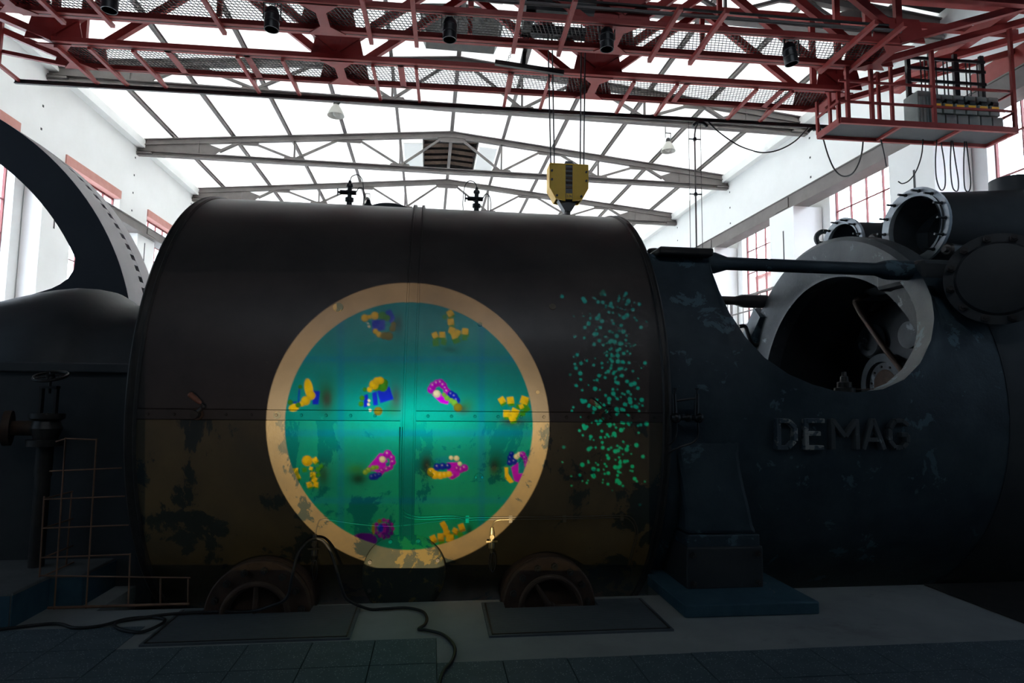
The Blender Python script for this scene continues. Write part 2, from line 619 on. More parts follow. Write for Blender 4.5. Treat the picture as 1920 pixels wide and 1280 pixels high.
# ---- roof: boards between purlins
ceil = put('ceiling', MB().box((XM - .06, TY[1], ZTOP), (XM + .06, ENDY, ZTOP + .15)), M['grey_steel'], None, (XM, 20, ZTOP), True, kind='structure')
PX = [XM + 1.93 * i for i in range(-5, 6)]
for i, x in enumerate(PX):
    if i == 5:
        continue
    mb = MB().ibeam((x, TY[1], ztop(x) + .06), (x, ENDY, ztop(x) + .06), .09, .13, .014)
    put('purlin', mb, M['grey_steel'], ceil)
EX = [XM - HALF - .3] + PX + [XM + HALF + .3]
VENTS = [(15.1, 16.62), (23.45, 26.55)]
VW = 1.06


def board(x0, x1, y0, y1):
    z0, z1 = ztop(x0) + .13, ztop(x1) + .13
    vs = [(x0, y0, z0), (x1, y0, z1), (x1, y1, z1), (x0, y1, z0)]
    vs += [(p[0], p[1], p[2] + .05) for p in vs]
    mb = MB().add(vs, [(0, 1, 2, 3), (7, 6, 5, 4), (0, 4, 5, 1), (1, 5, 6, 2), (2, 6, 7, 3), (3, 7, 4, 0)])
    put('roof_board', mb, M['roof'], ceil)


for k in range(len(EX) - 1):
    for j in range(1, 6):
        y0, y1 = TY[j] + .004, (TY[j + 1] if j < 5 else ENDY) - .004
        x0, x1 = EX[k] + .004, EX[k + 1] - .004
        vs = [v for v in VENTS if y0 < v[0] < y1]
        if vs and k in (5, 6):
            v = vs[0]
            board(x0, x1, y0, v[0])
            board(x0, x1, v[1], y1)
            if k == 5:
                board(x0, XM - VW, v[0], v[1])
            else:
                board(XM + VW, x1, v[0], v[1])
        else:
            board(x0, x1, y0, y1)
for nm, k in (('ceiling_front_left', -1), ('ceiling_front_right', 1)):  # unseen ceiling, blackened to keep light off the front
    xe = XM + k * (HALF + .8)
    vs = [(XM, -5.6, ztop(XM) + .15), (xe, -5.6, ztop(xe) + .15), (xe, TY[1], ztop(xe) + .15), (XM, TY[1], ztop(XM) + .15)]
    vs += [(p[0], p[1], p[2] + .1) for p in vs]
    put(nm, MB().add(vs, [(0, 1, 2, 3), (7, 6, 5, 4), (0, 4, 5, 1), (1, 5, 6, 2), (2, 6, 7, 3), (3, 7, 4, 0)]), M['drape'], None, (XM, 3, ZTOP), True, kind='structure')
# eave trunking along the walls
for n, x in enumerate((XL + .12, XR - .12)):
    put('trim_%d' % (n + 1), MB().box((x - .12, TY[1], 10.12), (x + .12, ENDY, 10.40)), M['white_wall'], None, (x, 20, 10.2), True, kind='structure')

# roof vents: dark louvred shafts at the ridge with white side flaps
for v0, v1 in VENTS:
    far = v0 > 20
    t = thing('roof_vent', 'open roof vent with dark louvre slats and white side flaps at the ridge' if far else 'dark roof vent box at the ridge above the crane walkways',
              'vent', (XM, (v0 + v1) / 2, ZTOP), None, True)
    zt = ZTOP + .12
    b = MB()
    for k in (-1, 1):
        b.box((XM + k * VW - .02, v0, zt - .12), (XM + k * VW + .02, v1, zt + .8))
    b.box((XM - VW, v0 - .02, zt - .1), (XM + VW, v0 + .02, zt + .8)).box((XM - VW, v1 - .02, zt - .1), (XM + VW, v1 + .02, zt + .8))
    b.box((XM - VW, v0, zt + .76), (XM + VW, v1, zt + .8))
    put('shaft', b, M['steel_dark'], t)
    n = 5 if far else 3
    for i in range(n):
        y = v0 + (i + .5) * (v1 - v0) / n
        for k in (-1, 1):
            put('louvre_slat', MB().bar((XM + k * .04, y, zt + .12), (XM + k * (VW - .03), y, zt + .04), .16, .02, (0, .6, .8)), M['rust'], t)
    if far:
        for k in (-1, 1):
            put('flap', MB().bar((XM + k * (VW + .05), (v0 + v1) / 2, zt - .22), (XM + k * (VW + .75), (v0 + v1) / 2, zt - .26), v1 - v0 - .2, .03), M['white_wall'], t)
    else:
        pl = [(XM - VW, zt - .1), (XM - VW + .12, zt - .38), (XM + VW - .12, zt - .38), (XM + VW, zt - .1)]
        put('hood', MB().prism(pl, v0 + .05, v1), M['steel_dark'], t)


# ---- roof trusses
def make_truss(y):
    t = thing('roof_truss', 'grey steel roof truss right behind the cable rail of the crane', 'truss', (XM, y, ZC), 'roof trusses', True)
    G = M['grey_steel']
    for k in (-1, 1):
        xe = XM + k * HALF
        put('top_chord', MB().ibeam((XM, y, ztop(XM) - .11), (xe, y, ztop(xe) - .11), .16, .22, .03), G, t)
        put('haunch_plate', MB().prism([(xe, ZC + .04), (XM + k * 8.35, ZC + .04), (XM + k * 8.05, ZC + .28), (XM + k * 8.6, ztop(XM + k * 8.6) - .2), (xe, ztop(xe) - .2)], y - .02, y + .02), G, t)
        put('stiffener', MB().box((XM + k * 8.85 - .03, y - .05, ZC + .05), (XM + k * 8.85 + .03, y + .05, ztop(8.85) - .2)), G, t)
        put('end_bearing', MB().box((xe - k * .02, y - .16, ZC - .06), (xe - k * .5, y + .16, ZC - .005)), G, t)
        gz = lambda d: ztop(XM + d) - .17
        for d in (1.87, 5.6):
            put('web_post', MB().bar((XM + k * d, y, ZC + .05), (XM + k * d, y, gz(d)), .06, .06), G, t)
            put('bottom_gusset', MB().prism([(XM + k * d - .42, ZC), (XM + k * d + .42, ZC), (XM + k * d + .32, ZC + .16), (XM + k * d - .32, ZC + .16)], y - .03, y + .03), G, t)
        for d0, d1 in ((1.87, .25), (1.87, 3.45), (5.6, 4.0), (5.6, 7.2)):
            put('web_diagonal', MB().bar((XM + k * d0, y, ZC + .08), (XM + k * d1, y, gz(d1)), .07, .085, (0, 1, 0)), G, t)
        put('web_diagonal', MB().bar((XM + k * 8.15, y, ZC + .2), (XM + k * 7.4, y, gz(7.4)), .08, .12, (0, 1, 0)), G, t)
        for d in (3.72, 7.3):
            z = gz(d)
            put('top_gusset', MB().prism([(XM + k * d - .5, z + .06), (XM + k * d + .5, z + .06), (XM + k * d + .42, z - .14), (XM + k * d - .42, z - .14)], y - .03, y + .03), G, t)
    z = ztop(XM) - .2
    put('ridge_gusset', MB().prism([(XM - .62, z + .04), (XM + .62, z + .04), (XM + .4, z - .2), (XM - .4, z - .2)], y - .04, y + .04), G, t)
    put('bottom_chord', MB().ibeam((XM - HALF, y, ZC - .02), (XM + HALF, y, ZC - .02), .2, .17, .03), G, t)
    put('splice_plate', MB().box((XM - .7, y - .11, ZC - .11), (XM + .7, y + .11, ZC - .10)), G, t)
    return t


def copy_tree(o, parent=None):
    c = o.copy()
    COL.objects.link(c)
    c.parent = parent
    for ch in list(o.children):
        copy_tree(ch, c)
    return c


tr0 = make_truss(TY[2])
for y, lb_ in zip([TY[1]] + TY[3:], ('grey steel roof truss over the crane girders and platform', 'grey steel roof truss in front of the open louvred roof vent', 'grey steel roof truss just behind the open louvred roof vent', 'grey steel roof truss low behind the cylinder crest, last before the end wall')):
    c = copy_tree(tr0)
    c['label'] = lb_
    c.location = rotz((XM, y, ZC), HROT)

# ---- crane runways along both walls
for lab, x0, x1, z0, z1 in (('grey runway beam for the crane along the window wall behind the flywheel', -9.98, -9.50, 6.95, 7.26),
                            ('grey runway beam for the crane above the gallery railing', 10.62, 11.1, 7.36, 7.78)):
    t = thing('crane_runway', lab, 'beam', ((x0 + x1) / 2, 20, z0), 'crane runways', True)
    xc = (x0 + x1) / 2
    put('beam', MB().ibeam((xc, 6.7, (z0 + z1) / 2), (xc, ENDY, (z0 + z1) / 2), x1 - x0, z1 - z0, .03), M['grey_steel'], t)
    xi = x1 if xc < 0 else x0
    s = 1 if xc < 0 else -1
    put('web_cover', MB().box((xi - s * .03, 6.7, z0 + .03), (xi - s * .06, ENDY, z1 - .03)), M['grey_steel'], t)
    put('rail', MB().box((xc - .04, 6.7, z1), (xc + .04, ENDY, z1 + .09)), M['steel_dark'], t)
    for y in TY[2:5]:
        put('splice_plate', MB().box((xi, y - .35, z0 + .06), (xi - s * .03, y + .35, z1 - .06)), M['grey_steel'], t)

# ---- gallery with railing on the window wall
t = thing('gallery_walkway', 'narrow gallery with iron railing along the window wall behind the engine', 'gallery', (10.6, 18, 4.0), None, True)
put('deck', MB().box((9.95, 13.5, 3.85), (XR, 30, 3.95)), M['grey_steel'], t)
put('fascia', MB().box((9.9, 13.5, 3.72), (9.96, 30, 4.02)), M['grey_steel'], t)
for z in (4.42, 4.9):
    put('rail', MB().bar((9.95, 13.5, z), (9.95, 30, z), .06, .06 if z > 4.5 else .03), M['grey_steel'], t)
pm = shared('rail_post', MB().box((-.02, -.02, 0), (.02, .02, .96)), M['grey_steel'])
bm_ = shared('rail_bar', MB().box((-.008, -.008, 0), (.008, .008, .9)), M['steel_dark'])
for i in range(12):
    piece('rail_post', pm, t, (9.95, 13.6 + 1.45 * i, 3.95))
for i in range(46):
    piece('rail_bar', bm_, t, (9.95, 13.7 + .35 * i, 3.98))
single('wall_panel', MB().box((10.55, 16.4, 2.9), (10.6, 16.9, 3.6)), M['pink'], 'small bright pink panel fixed to the white pier under the gallery', 'panel', (10.57, 16.65, 3.2), None, True)

# ---- brick house outside the window wall
t = thing('brick_house', 'pale red brick house standing outside the hall windows', 'building', (20, 16, 0), None, True)
put('wall', MB().box((18.5, -6, -.2), (24, 46, 8.6)), M['brick'], t)
put('roof', MB().prism([(18.2, 8.6), (24.3, 8.6), (21.2, 9.6)], -6.3, 46.3), M['lintel'], t)
wm = shared('house_window', MB().box((-.06, -.6, 0), (.02, .6, 1.7)), M['glass'])
for i in range(9):
    for z in (1.5, 5.2):
        piece('house_window', wm, t, (18.5, -1 + 4.6 * i, z))
single('yard', MB().box((-60, -40, -2.6), (80, 120, -2.45)), M['concrete'], 'grey yard outside the hall', 'yard', (20, 20, -2.5), None, True, kind='structure')

# ================================================================== THE ENGINE
AY, AZ, RC = 7.0, 1.528, 2.117
CX0, CX1 = -2.235, 1.908


def onc(x, deg, R=RC):
    """point on a cylinder about the engine axis; deg is up from the side that faces the camera"""
    a = math.radians(deg)
    return V(x, AY - R * math.cos(a), AZ + R * math.sin(a))


def hit(px, py, R=RC):
    d = ray(px, py)
    a = d[1] ** 2 + d[2] ** 2
    b = 2 * (d[1] * (EYE[1] - AY) + d[2] * (EYE[2] - AZ))
    c = (EYE[1] - AY) ** 2 + (EYE[2] - AZ) ** 2 - R * R
    t = (-b - math.sqrt(max(b * b - 4 * a * c, 0))) / 2 / a
    return EYE + t * d


def lx(mb, prof, n=96, closed=False, d0=None, d1=None):
    """turn a profile of (x, r) about the engine axis, over deg d0..d1 if given"""
    if d0 is None:
        return mb.lathe(prof, (0, AY, AZ), (1, 0, 0), n, closed)
    # ref points to the camera side (-Y); turning about +X goes from -Y to -Z, so use -X axis
    pr = [(-x, r) for x, r in prof]
    return mb.lathe(pr, (0, AY, AZ), (-1, 0, 0), n, closed, math.radians(d0), math.radians(d1), ref=(0, -1, 0))


bolt_big = shared('bolt', MB().lathe([(-.03, .001), (-.03, .026), (.0, .028), (.001, .02)], (0, 0, 0), (0, 1, 0), 6, smooth=False).lathe([(-.052, .001), (-.052, .013), (-.02, .013)], (0, 0, 0), (0, 1, 0), 8), M['steel_dark'])
screw = shared('screw', MB().lathe([(-.009, .001), (-.009, .010), (0, .013)], (0, 0, 0), (0, 1, 0), 8).box((-.009, -.0105, -.0015), (.009, -.008, .0015)), M['steel_dark'])

# ---- the clad air cylinder
cyl = thing('air_cylinder', 'huge dark clad engine cylinder lit by a round projected picture', 'engine cylinder', (-.16, AY, 0))
BX0, BX1 = -.255, -.135
for x0, x1 in ((CX0 + .07, BX0), (BX1, CX1 - .06)):
    for d0, d1, mt in ((-.72, 179.5, 'clad'), (-178.5, -3.02, 'clad_low')):
        mb = lx(MB(), [(x0, RC - .015), (x0, RC), (x1, RC), (x1, RC - .015)], 96, True, d0, d1)
        put('cladding_panel', mb, M[mt], cyl)
    put('inner_shell', lx(MB(), [(x0, RC - .05), (x0, RC - .03), (x1, RC - .03), (x1, RC - .05)], 64, True), M['steel_dark'], cyl)
    st = put('joint_strip', lx(MB(), [(x0, RC - .012), (x0, RC + .004), (x1, RC + .004), (x1, RC - .012)], 4, True, -2.82, -.93), M['clad'], cyl)
    k = 0
    xs = x0 + .09
    while xs < x1 - .04:
        piece('screw', screw, st, onc(xs, -1.9, RC + .004))
        xs += .181
put('seam_band', lx(MB(), [(BX0, RC - .02), (BX0, RC + .010), (BX1, RC + .010), (BX1, RC - .02)], 128, True), M['clad'], cyl)
for x in (BX0 + .012, BX0 + .030, BX1 - .022, BX1 - .008):
    w = .004
    put('seam_flange', lx(MB(), [(x - w, RC - .01), (x - w, RC + .032), (x + w, RC + .032), (x + w, RC - .01)], 128, True), M['clad'], cyl)
put('end_hoop', lx(MB(), [(CX0, RC - .05), (CX0, RC + .008), (CX0 + .012, RC + .018), (CX0 + .024, RC + .008), (CX0 + .058, RC + .006), (CX0 + .07, RC + .018), (CX0 + .085, RC + .006), (CX0 + .085, RC - .05)], 128, True), M['steel_dark'], cyl)
put('end_hoop', lx(MB(), [(CX1, RC - .05), (CX1, RC + .008), (CX1 - .012, RC + .018), (CX1 - .024, RC + .006), (CX1 - .052, RC + .004), (CX1 - .062, RC + .016), (CX1 - .074, RC + .004), (CX1 - .074, RC - .05)], 128, True), M['steel_dark'], cyl)
for x, r in ((CX0 + .03, .9), (CX1 - .03, .5)):
    put('end_cover', lx(MB(), [(x - .02, .001), (x - .02, RC - .04), (x + .02, RC - .04), (x + .02, .001)], 96), M['dark_cast'], cyl)


# crank handles of the indicator cocks, with wooden grips
def crank(px, py, gx, gy, ex, ey):
    p = hit(px, py)
    n = (p - V(p[0], AY, AZ)) / RC
    o = p + n * .06
    c = put('crank_handle', MB().lathe([(-.05, .001), (-.05, .028), (-.02, .032), (.0, .032), (.015, .022), (.06, .022)], p + n * .03, -n, 16)
            .tube([p + n * .05, at(px + 10, py - 14, Y=o[1])], [.02, .012], 10).sphere(at(px + 10, py - 14, Y=o[1]), .019), M['steel_dark'], cyl)
    a, b = at(px + 8, py - 13, Y=o[1] - .02), at(gx, gy, Y=o[1] - .03)
    put('rod', MB().tube([a, b], .006, 8), M['steel_dark'], c)
    e = at(ex, ey, Y=o[1] - .05)
    put('grip', MB().tube([b, b + (e - b) * .12, b + (e - b) * .5, b + (e - b) * .9, e], [.011, .016, .020, .021, .013], 12), M['wood'], c)
    put('base_plate', MB().lathe([(-.008, .001), (-.008, .042), (0, .045)], p + n * .004, -n, 20), M['rust'], c)


crank(371, 776, 377, 756, 354, 737)
crank(1133, 779, 1127, 765, 1105, 750)

# small round plates and plugs on the cladding
for px, py, r in ((898, 894, .036), (634, 576, .042), (520, 778, .03), (1036, 575, .03), (1008, 735, .016), (900, 608, .02), (1155, 385, .03)):
    p = hit(px, py)
    n = (p - V(p[0], AY, AZ)) / RC
    pl = put('cover_disc', MB().lathe([(-.006, .001), (-.006, r * .92), (.002, r)], p, -n, 20), M['clad_low'], cyl)
    if py > 800:
        for k in (-1, 1):
            piece('screw', screw, pl, p + n * .006 + V(k * r * .7, 0, 0))


# lead oil pipes clipped to the lower cladding
def surf(pts, off=.014):
    out = []
    for px, py in pts:
        p = hit(px, py)
        out.append(p + (p - V(p[0], AY, AZ)) / RC * off)
    return out


def dense(pts, n=6):
    """smooth a polyline (Catmull-Rom)"""
    P = [V(*p) for p in pts]
    P = [2 * P[0] - P[1]] + P + [2 * P[-1] - P[-2]]
    out = []
    for i in range(1, len(P) - 2):
        for k in range(n):
            t = k / n
            out.append(.5 * (2 * P[i] + (P[i + 1] - P[i - 1]) * t + (2 * P[i - 1] - 5 * P[i] + 4 * P[i + 1] - P[i + 2]) * t * t + (3 * P[i] - P[i - 1] - 3 * P[i + 1] + P[i + 2]) * t ** 3))
    out.append(P[-2])
    return out


for dx, dy in ((0, 0), (4, -4)):
    pts = [(750 + dx, 800), (749 + dx, 900), (750 + dx, 945), (756 + dx, 963 + dy), (775 + dx, 970 + dy), (800, 971 + dy), (850, 969 + dy), (875, 973 + dy), (900, 972 + dy), (1000, 971 + dy), (1100, 970 + dy), (1165, 968 + dy), (1180 + dx, 973 + dy), (1189 + dx, 985), (1190 + dx, 1005), (1182 + dx, 1035), (1176 + dx, 1060)]
    put('oil_pipe', MB().tube(dense([tuple(p) for p in surf(pts)], 4), .0055, 8), M['tubing'], cyl)
put('oil_pipe', MB().tube(dense([tuple(p) for p in surf([(592, 1000), (595, 985), (601, 973), (620, 973), (660, 979), (700, 983), (740, 984), (790, 979), (850, 971), (875, 968), (890, 975)])], 5), .0045, 8), M['tubing'], cyl)
put('oil_pipe', MB().tube(dense([tuple(p) for p in surf([(921, 1000), (922, 985), (930, 973), (950, 971), (958, 971)], .02)], 5), .006, 8), M['brass'], cyl)
for px, py in ((876, 972), (957, 972), (1058, 971), (1165, 968)):
    p = surf([(px, py)], .006)[0]
    put('pipe_clip', MB().box(p - V(.014, .012, .028), p + V(.014, .012, .028)), M['tubing'], cyl)

# drain cocks with wire loops
for px, py, dy in ((592, 1001, 0), (921, 988, 0)):
    p = hit(px, py + 10) + V(0, -.05, 0)
    z0 = p[2]
    c = put('drain_cock', MB().lathe([(.05, .001), (.05, .012), (.03, .016), (.0, .022), (-.03, .020), (-.06, .016), (-.075, .024), (-.11, .024), (-.125, .012), (-.15, .010), (-.15, .001)], p, (0, 0, 1), 14)
            .tube([p + V(0, .12, -.02), p + V(0, 0, -.02)], .014, 8), M['brass'] if px > 800 else M['steel_dark'], cyl)
    put('tap_key', MB().box(p + V(-.045, -.022, -.062), p + V(.045, -.012, -.05)).lathe([(-.03, .001), (-.03, .018), (0, .02)], p + V(0, .0, -.02), (0, 1, 0), 12), M['brass'] if px > 800 else M['steel_dark'], c)
    lp = [p + V(.012 + .018 * math.sin(a), -.01, -.22 + .075 * math.cos(a)) for a in np.linspace(0, 6.28, 20)]
    put('wire_loop', MB().tube(lp, .004, 6, False).tube([q + V(-.012, .008, .01) for q in lp], .004, 6, False), M['steel_dark'], c)

# round inspection cover low on the front
C = at(757, 1078, Y=5.125)
ic = put('inspection_cover', MB().lathe([(-.0, .001), (-.0, .27), (.012, .31), (.03, .325), (.10, .33), (.105, .315), (.75, .315)], C, (0, 1, 0), 56), M['cover'], cyl)
for a in range(8):
    piece('bolt', bolt_big, ic, C + V(.285 * math.cos(a * .785 + .4), .0, .285 * math.sin(a * .785 + .4)), None, (.6, .6, .6))

# two valve covers sunk in the floor, each with a handwheel
for px, R in ((482, .385), (1030, .370)):
    C = at(px, 1150 if px < 800 else 1141, Y=5.0)
    C[2] = -.02
    vc = put('valve_cover', MB().lathe([(.0, .20), (.0, R - .01), (.01, R), (.05, R), (.055, R - .03), (.09, R - .03), (.095, R - .005), (.15, R), (.16, R - .02), (.8, R - .03)], C, (0, 1, 0), 56)
             .lathe([(.0, .20), (.03, .19), (.04, .12), (.045, .001)], C, (0, 1, 0), 40), M['rust'], cyl)
    for k in range(14):
        a = k * 2 * math.pi / 14 + .1
        piece('bolt', bolt_big, vc, C + V((R - .065) * math.cos(a), 0, (R - .065) * math.sin(a)))
    hw = put('handwheel', MB().torus(C + V(0, -.06, 0), .235, .022, (0, 1, 0), 48, 10), M['rust'], cyl)
    put('hub', MB().lathe([(-.03, .001), (-.03, .035), (.03, .045), (.08, .03)], C + V(0, -.06, 0), (0, 1, 0), 16), M['rust'], hw)
    for k in range(4 if px < 800 else 3):
        a = (.0 if px < 800 else 2.15) + k * 2 * math.pi / (4 if px < 800 else 3) + (math.pi / 2 if px < 800 else 0)
        put('spoke', MB().tube([C + V(.03 * math.cos(a), -.06, .03 * math.sin(a)), C + V(.23 * math.cos(a), -.06, .23 * math.sin(a))], [.024, .016], 10), M['rust'], hw)

# fittings on the crest: oil valves with looped wires
for px, py in ((648, 384), (896, 393)):
    p = onc(at(px, py, Y=6.45)[0], 82)
    X, Yp, Z = p
    k = -1 if px < 800 else 1
    tv = put('top_valve', MB().lathe([(-.05, .03), (.0, .03), (.06, .028), (.062, .045), (.10, .045), (.102, .022), (.22, .024), (.224, .036), (.25, .034), (.26, .02), (.29, .014), (.29, .001)], (X, Yp, Z), (0, 0, 1), 14)
             .tube([(X - .10, Yp, Z + .16), (X + .07, Yp, Z + .16)], .024, 10).tube([(X - .125, Yp, Z + .16), (X - .10, Yp, Z + .16)], .012, 8).box((X - .13, Yp - .008, Z + .12), (X - .12, Yp + .008, Z + .20)), M['blackmetal'], cyl)
    put('wire', MB().tube(dense([(X, Yp, Z + .29), (X - k * .02, Yp, Z + .34), (X - k * .08, Yp, Z + .36), (X - k * .13, Yp, Z + .30), (X - k * .15, Yp, Z + .12), (X - k * .14, Yp, Z - .02)], 5), .005, 6), M['black'], tv)
    put('wire', MB().tube(dense([(X + .07, Yp, Z + .17), (X + .10, Yp, Z + .22), (X + .14, Yp, Z + .20), (X + .16, Yp, Z + .10), (X + .15, Yp, Z - .02)], 5), .005, 6), M['black'], tv)
    if px < 800:
        put('oil_cup', MB().lathe([(-.02, .05), (.03, .05), (.05, .03), (.09, .02), (.09, .001)], (X + .20, Yp, Z), (0, 0, 1), 14), M['blackmetal'], tv)
p = onc(at(728, 386, Y=6.5)[0], 84)
put('crest_cover', MB().lathe([(-.03, .22), (.01, .22), (.028, .18), (.032, .001)], p, (0, 0, 1), 32), M['dark_cast'], cyl)

# ---- crank housing on the other side of the cylinder
ch = thing('crank_housing', 'black domed crank housing beside the flywheel', 'engine housing', (-3.6, AY, 0))
prof = [(CX0 + .011, 1.0), (-2.6, .98), (-3.1, 1.0), (-3.2, 1.03), (-3.27, 1.09), (-3.35, 1.135), (-3.48, 1.158), (-3.63, 1.163), (-3.8, 1.14), (-3.95, 1.11), (-4.14, 1.06), (-4.4, .99), (-4.8, .86), (-5.2, .6), (-5.35, .001)]
mb = lx(MB(), prof, 72)
mb.v = [(x, min(y, 7.5), z) for x, y, z in mb.v]
put('dome', mb, M['dark_cast'], ch, ang=50)
put('bed', MB().prism([(-2.32, -.2), (-2.32, 1.70), (-2.5, 1.84), (-5.6, 1.84), (-5.6, -.2)], 5.75, 7.48), M['dark_cast'], ch, bevel=.05)
put('bed_lip', MB().box((-5.62, 5.70, 1.78), (-2.42, 5.78, 1.86)), M['dark_cast'], ch, bevel=.01)
fl = put('flange', lx(MB(), [(-2.40, .9), (-2.40, 1.62), (-2.31, 1.64), (-2.24, 1.64), (-2.24, .9)], 72, True), M['dark_cast'], ch)
nut = shared('nut', MB().lathe([(-.06, .001), (-.06, .034), (0, .036)], (0, 0, 0), (1, 0, 0), 6, smooth=False), M['steel_dark'])
for k in range(30):
    a = 12 * k
    if -60 < ((a + 180) % 360) - 180 < 150:
        piece('nut', nut, fl, onc(-2.40, a, 1.5))

# ---- flywheel
FC, FY0, FY1, FR = V(-6.73, 0, 1.93), 7.65, 8.42, 3.28
fw = thing('flywheel', 'giant dark flywheel with a slotted pale rim behind the crank housing', 'flywheel', (FC[0], 8.0, 0))
rim_o = V(FC[0], 0, FC[2])
prof = [(FY0, 2.80), (FY0, FR - .008), (FY0 + .008, FR), (FY0 + .45, FR), (FY0 + .45, FR - .12), (FY0 + .53, FR - .12), (FY0 + .53, FR - .01), (FY1, FR - .01), (FY1, 2.86)]
put('rim', MB().lathe([(FY0, 2.86), (FY0, FR), (FY0 + .004, FR), (FY1 - .004, 2.87), (FY1, 2.86)], rim_o, (0, 1, 0), 160, True), M['wheel'], fw, ang=30)
put('tread', MB().lathe([(FY0 + .004, FR - .03), (FY0 + .004, FR + .002), (FY0 + .42, FR + .002), (FY0 + .42, FR - .03)], rim_o, (0, 1, 0), 160, True), M['tread'], fw, ang=30)
put('tread', MB().lathe([(FY0 + .52, FR - .03), (FY0 + .52, FR + .002), (FY1 + .06, FR - .012), (FY1 + .06, FR - .45)], rim_o, (0, 1, 0), 160, True), M['tread'], fw, ang=30)
put('slot_floor', MB().lathe([(FY0 + .415, FR - .15), (FY0 + .415, FR - .10), (FY0 + .525, FR - .10), (FY0 + .525, FR - .15)], rim_o, (0, 1, 0), 160, True), M['wheel'], fw, ang=30)
tooth = shared('tooth', MB().box((-.035, -.055, -.12), (.035, .055, 0)), M['tread'])
for k in range(140):
    a = math.radians(k * 360 / 140)
    piece('tooth', tooth, fw, V(FC[0] + FR * math.cos(a), FY0 + .47, FC[2] + FR * math.sin(a)), (0, math.pi / 2 - a, 0))
for q in range(4):
    c0 = q * math.pi / 2
    ha = math.radians(20.3)
    pts = []
    for s in (1, -1):
        seg = [(.45, ha), (1.95, ha), (2.5, ha), (2.60, ha + math.radians(.4)), (2.70, ha + math.radians(1.2)), (2.79, ha + math.radians(2.8)), (2.85, ha + math.radians(5.2)), (2.875, ha + math.radians(8)), (2.90, ha + math.radians(8.5)), (3.0, ha + math.radians(8.5))]
        pts += [(r, c0 + s * a) for r, a in (seg if s == 1 else seg[::-1])]
        if s == 1:
            pts += [(3.0, c0 + a) for a in np.linspace(ha, -ha, 9)]
    put('spoke', MB().prism([(FC[0] + r * math.cos(a), FC[2] + r * math.sin(a)) for r, a in pts], FY0 + .02, FY0 + .62), M['wheel'], fw)
put('hub', MB().lathe([(FY0 - .12, .001), (FY0 - .12, .62), (FY0 + .8, .62), (FY0 + .8, .001)], rim_o, (0, 1, 0), 40), M['wheel'], fw)

# ---- concrete footing beside the mesh guard, blue painted sides
pl = thing('concrete_footing', 'low concrete footing with blue painted sides below the crank housing', 'plinth', (-4.0, 5.2, 0))
put('footing', MB().prism([(-6.2, 4.80), (-2.84, 4.80), (-2.84, 5.225), (-2.62, 5.24), (-2.62, 5.74), (-6.2, 5.74)], 0, .235, 'XY'), M['old_concrete'], pl, bevel=.015)
put('painted_face', MB().box((-6.2, 4.794, .0), (-2.85, 4.801, .215)).box((-2.841, 4.80, 0), (-2.834, 5.225, .215)).prism([(-2.842, 5.218), (-2.62, 5.233), (-2.612, 5.24), (-2.612, 5.74), (-2.62, 5.74), (-2.62, 5.24), (-2.84, 5.225)], 0, .215, 'XY'), M['plinth_blue'], pl)

# ---- stop valve with handwheel
X, Y, Z = at(95, 705, Y=5.5)
sv = thing('stop_valve', 'black stop valve with a round handwheel in front of the crank housing', 'valve', (X, Y, .235))
hw = put('handwheel', MB().torus((X, Y, Z), .115, .013, (0, -.38, 1), 36, 8).lathe([(-.02, .001), (-.02, .03), (.02, .03), (.02, .001)], (X, Y, Z), (0, -.38, 1), 12), M['steel_dark'], sv)
for k in range(4):
    a = k * math.pi / 2 + .5
    put('spoke', MB().tube([(X, Y, Z), (X + .115 * math.cos(a), Y + .107 * math.sin(a), Z + .041 * math.sin(a))], .008, 6), M['steel_dark'], hw)
put('stem', MB().tube([(X, Y, Z - .14), (X, Y, Z + .03)], .012, 8), M['steel_dark'], sv)
put('yoke', MB().box((X - .065, Y - .02, Z - .30), (X - .045, Y + .02, Z - .09)).box((X + .045, Y - .02, Z - .30), (X + .065, Y + .02, Z - .09)).box((X - .065, Y - .03, Z - .10), (X + .065, Y + .03, Z - .08)), M['steel_dark'], sv)
put('body', MB().lathe([(-.8, .06), (-.56, .06), (-.56, .13), (-.51, .13), (-.51, .08), (-.42, .11), (-.36, .09), (-.34, .12), (-.30, .12), (-.30, .001)], (X, Y, Z), (0, 0, 1), 24), M['steel_dark'], sv)
put('side_flange', MB().tube([(X - .30, Y, Z - .42), (X + .05, Y, Z - .42)], .06, 14).lathe([(-.03, .001), (-.03, .14), (.02, .14), (.02, .001)], (X - .28, Y, Z - .42), (1, .4, 0), 24), M['rust'], sv)
put('pipe', MB().tube([(X, Y, .235), (X, Y, Z - .78)], .055, 16), M['steel_dark'], sv)

# ---- welded mesh guard
GY = 5.19
gd = thing('mesh_guard', 'rusty welded wire mesh guard standing beside the cylinder', 'guard', (-2.3, GY, 0))
gp = lambda px, py: at(px, py, Y=GY)


def rod(a, b, r=.006):
    put('rod', MB().tube([a, b], r, 6), M['wire_rust'], gd)


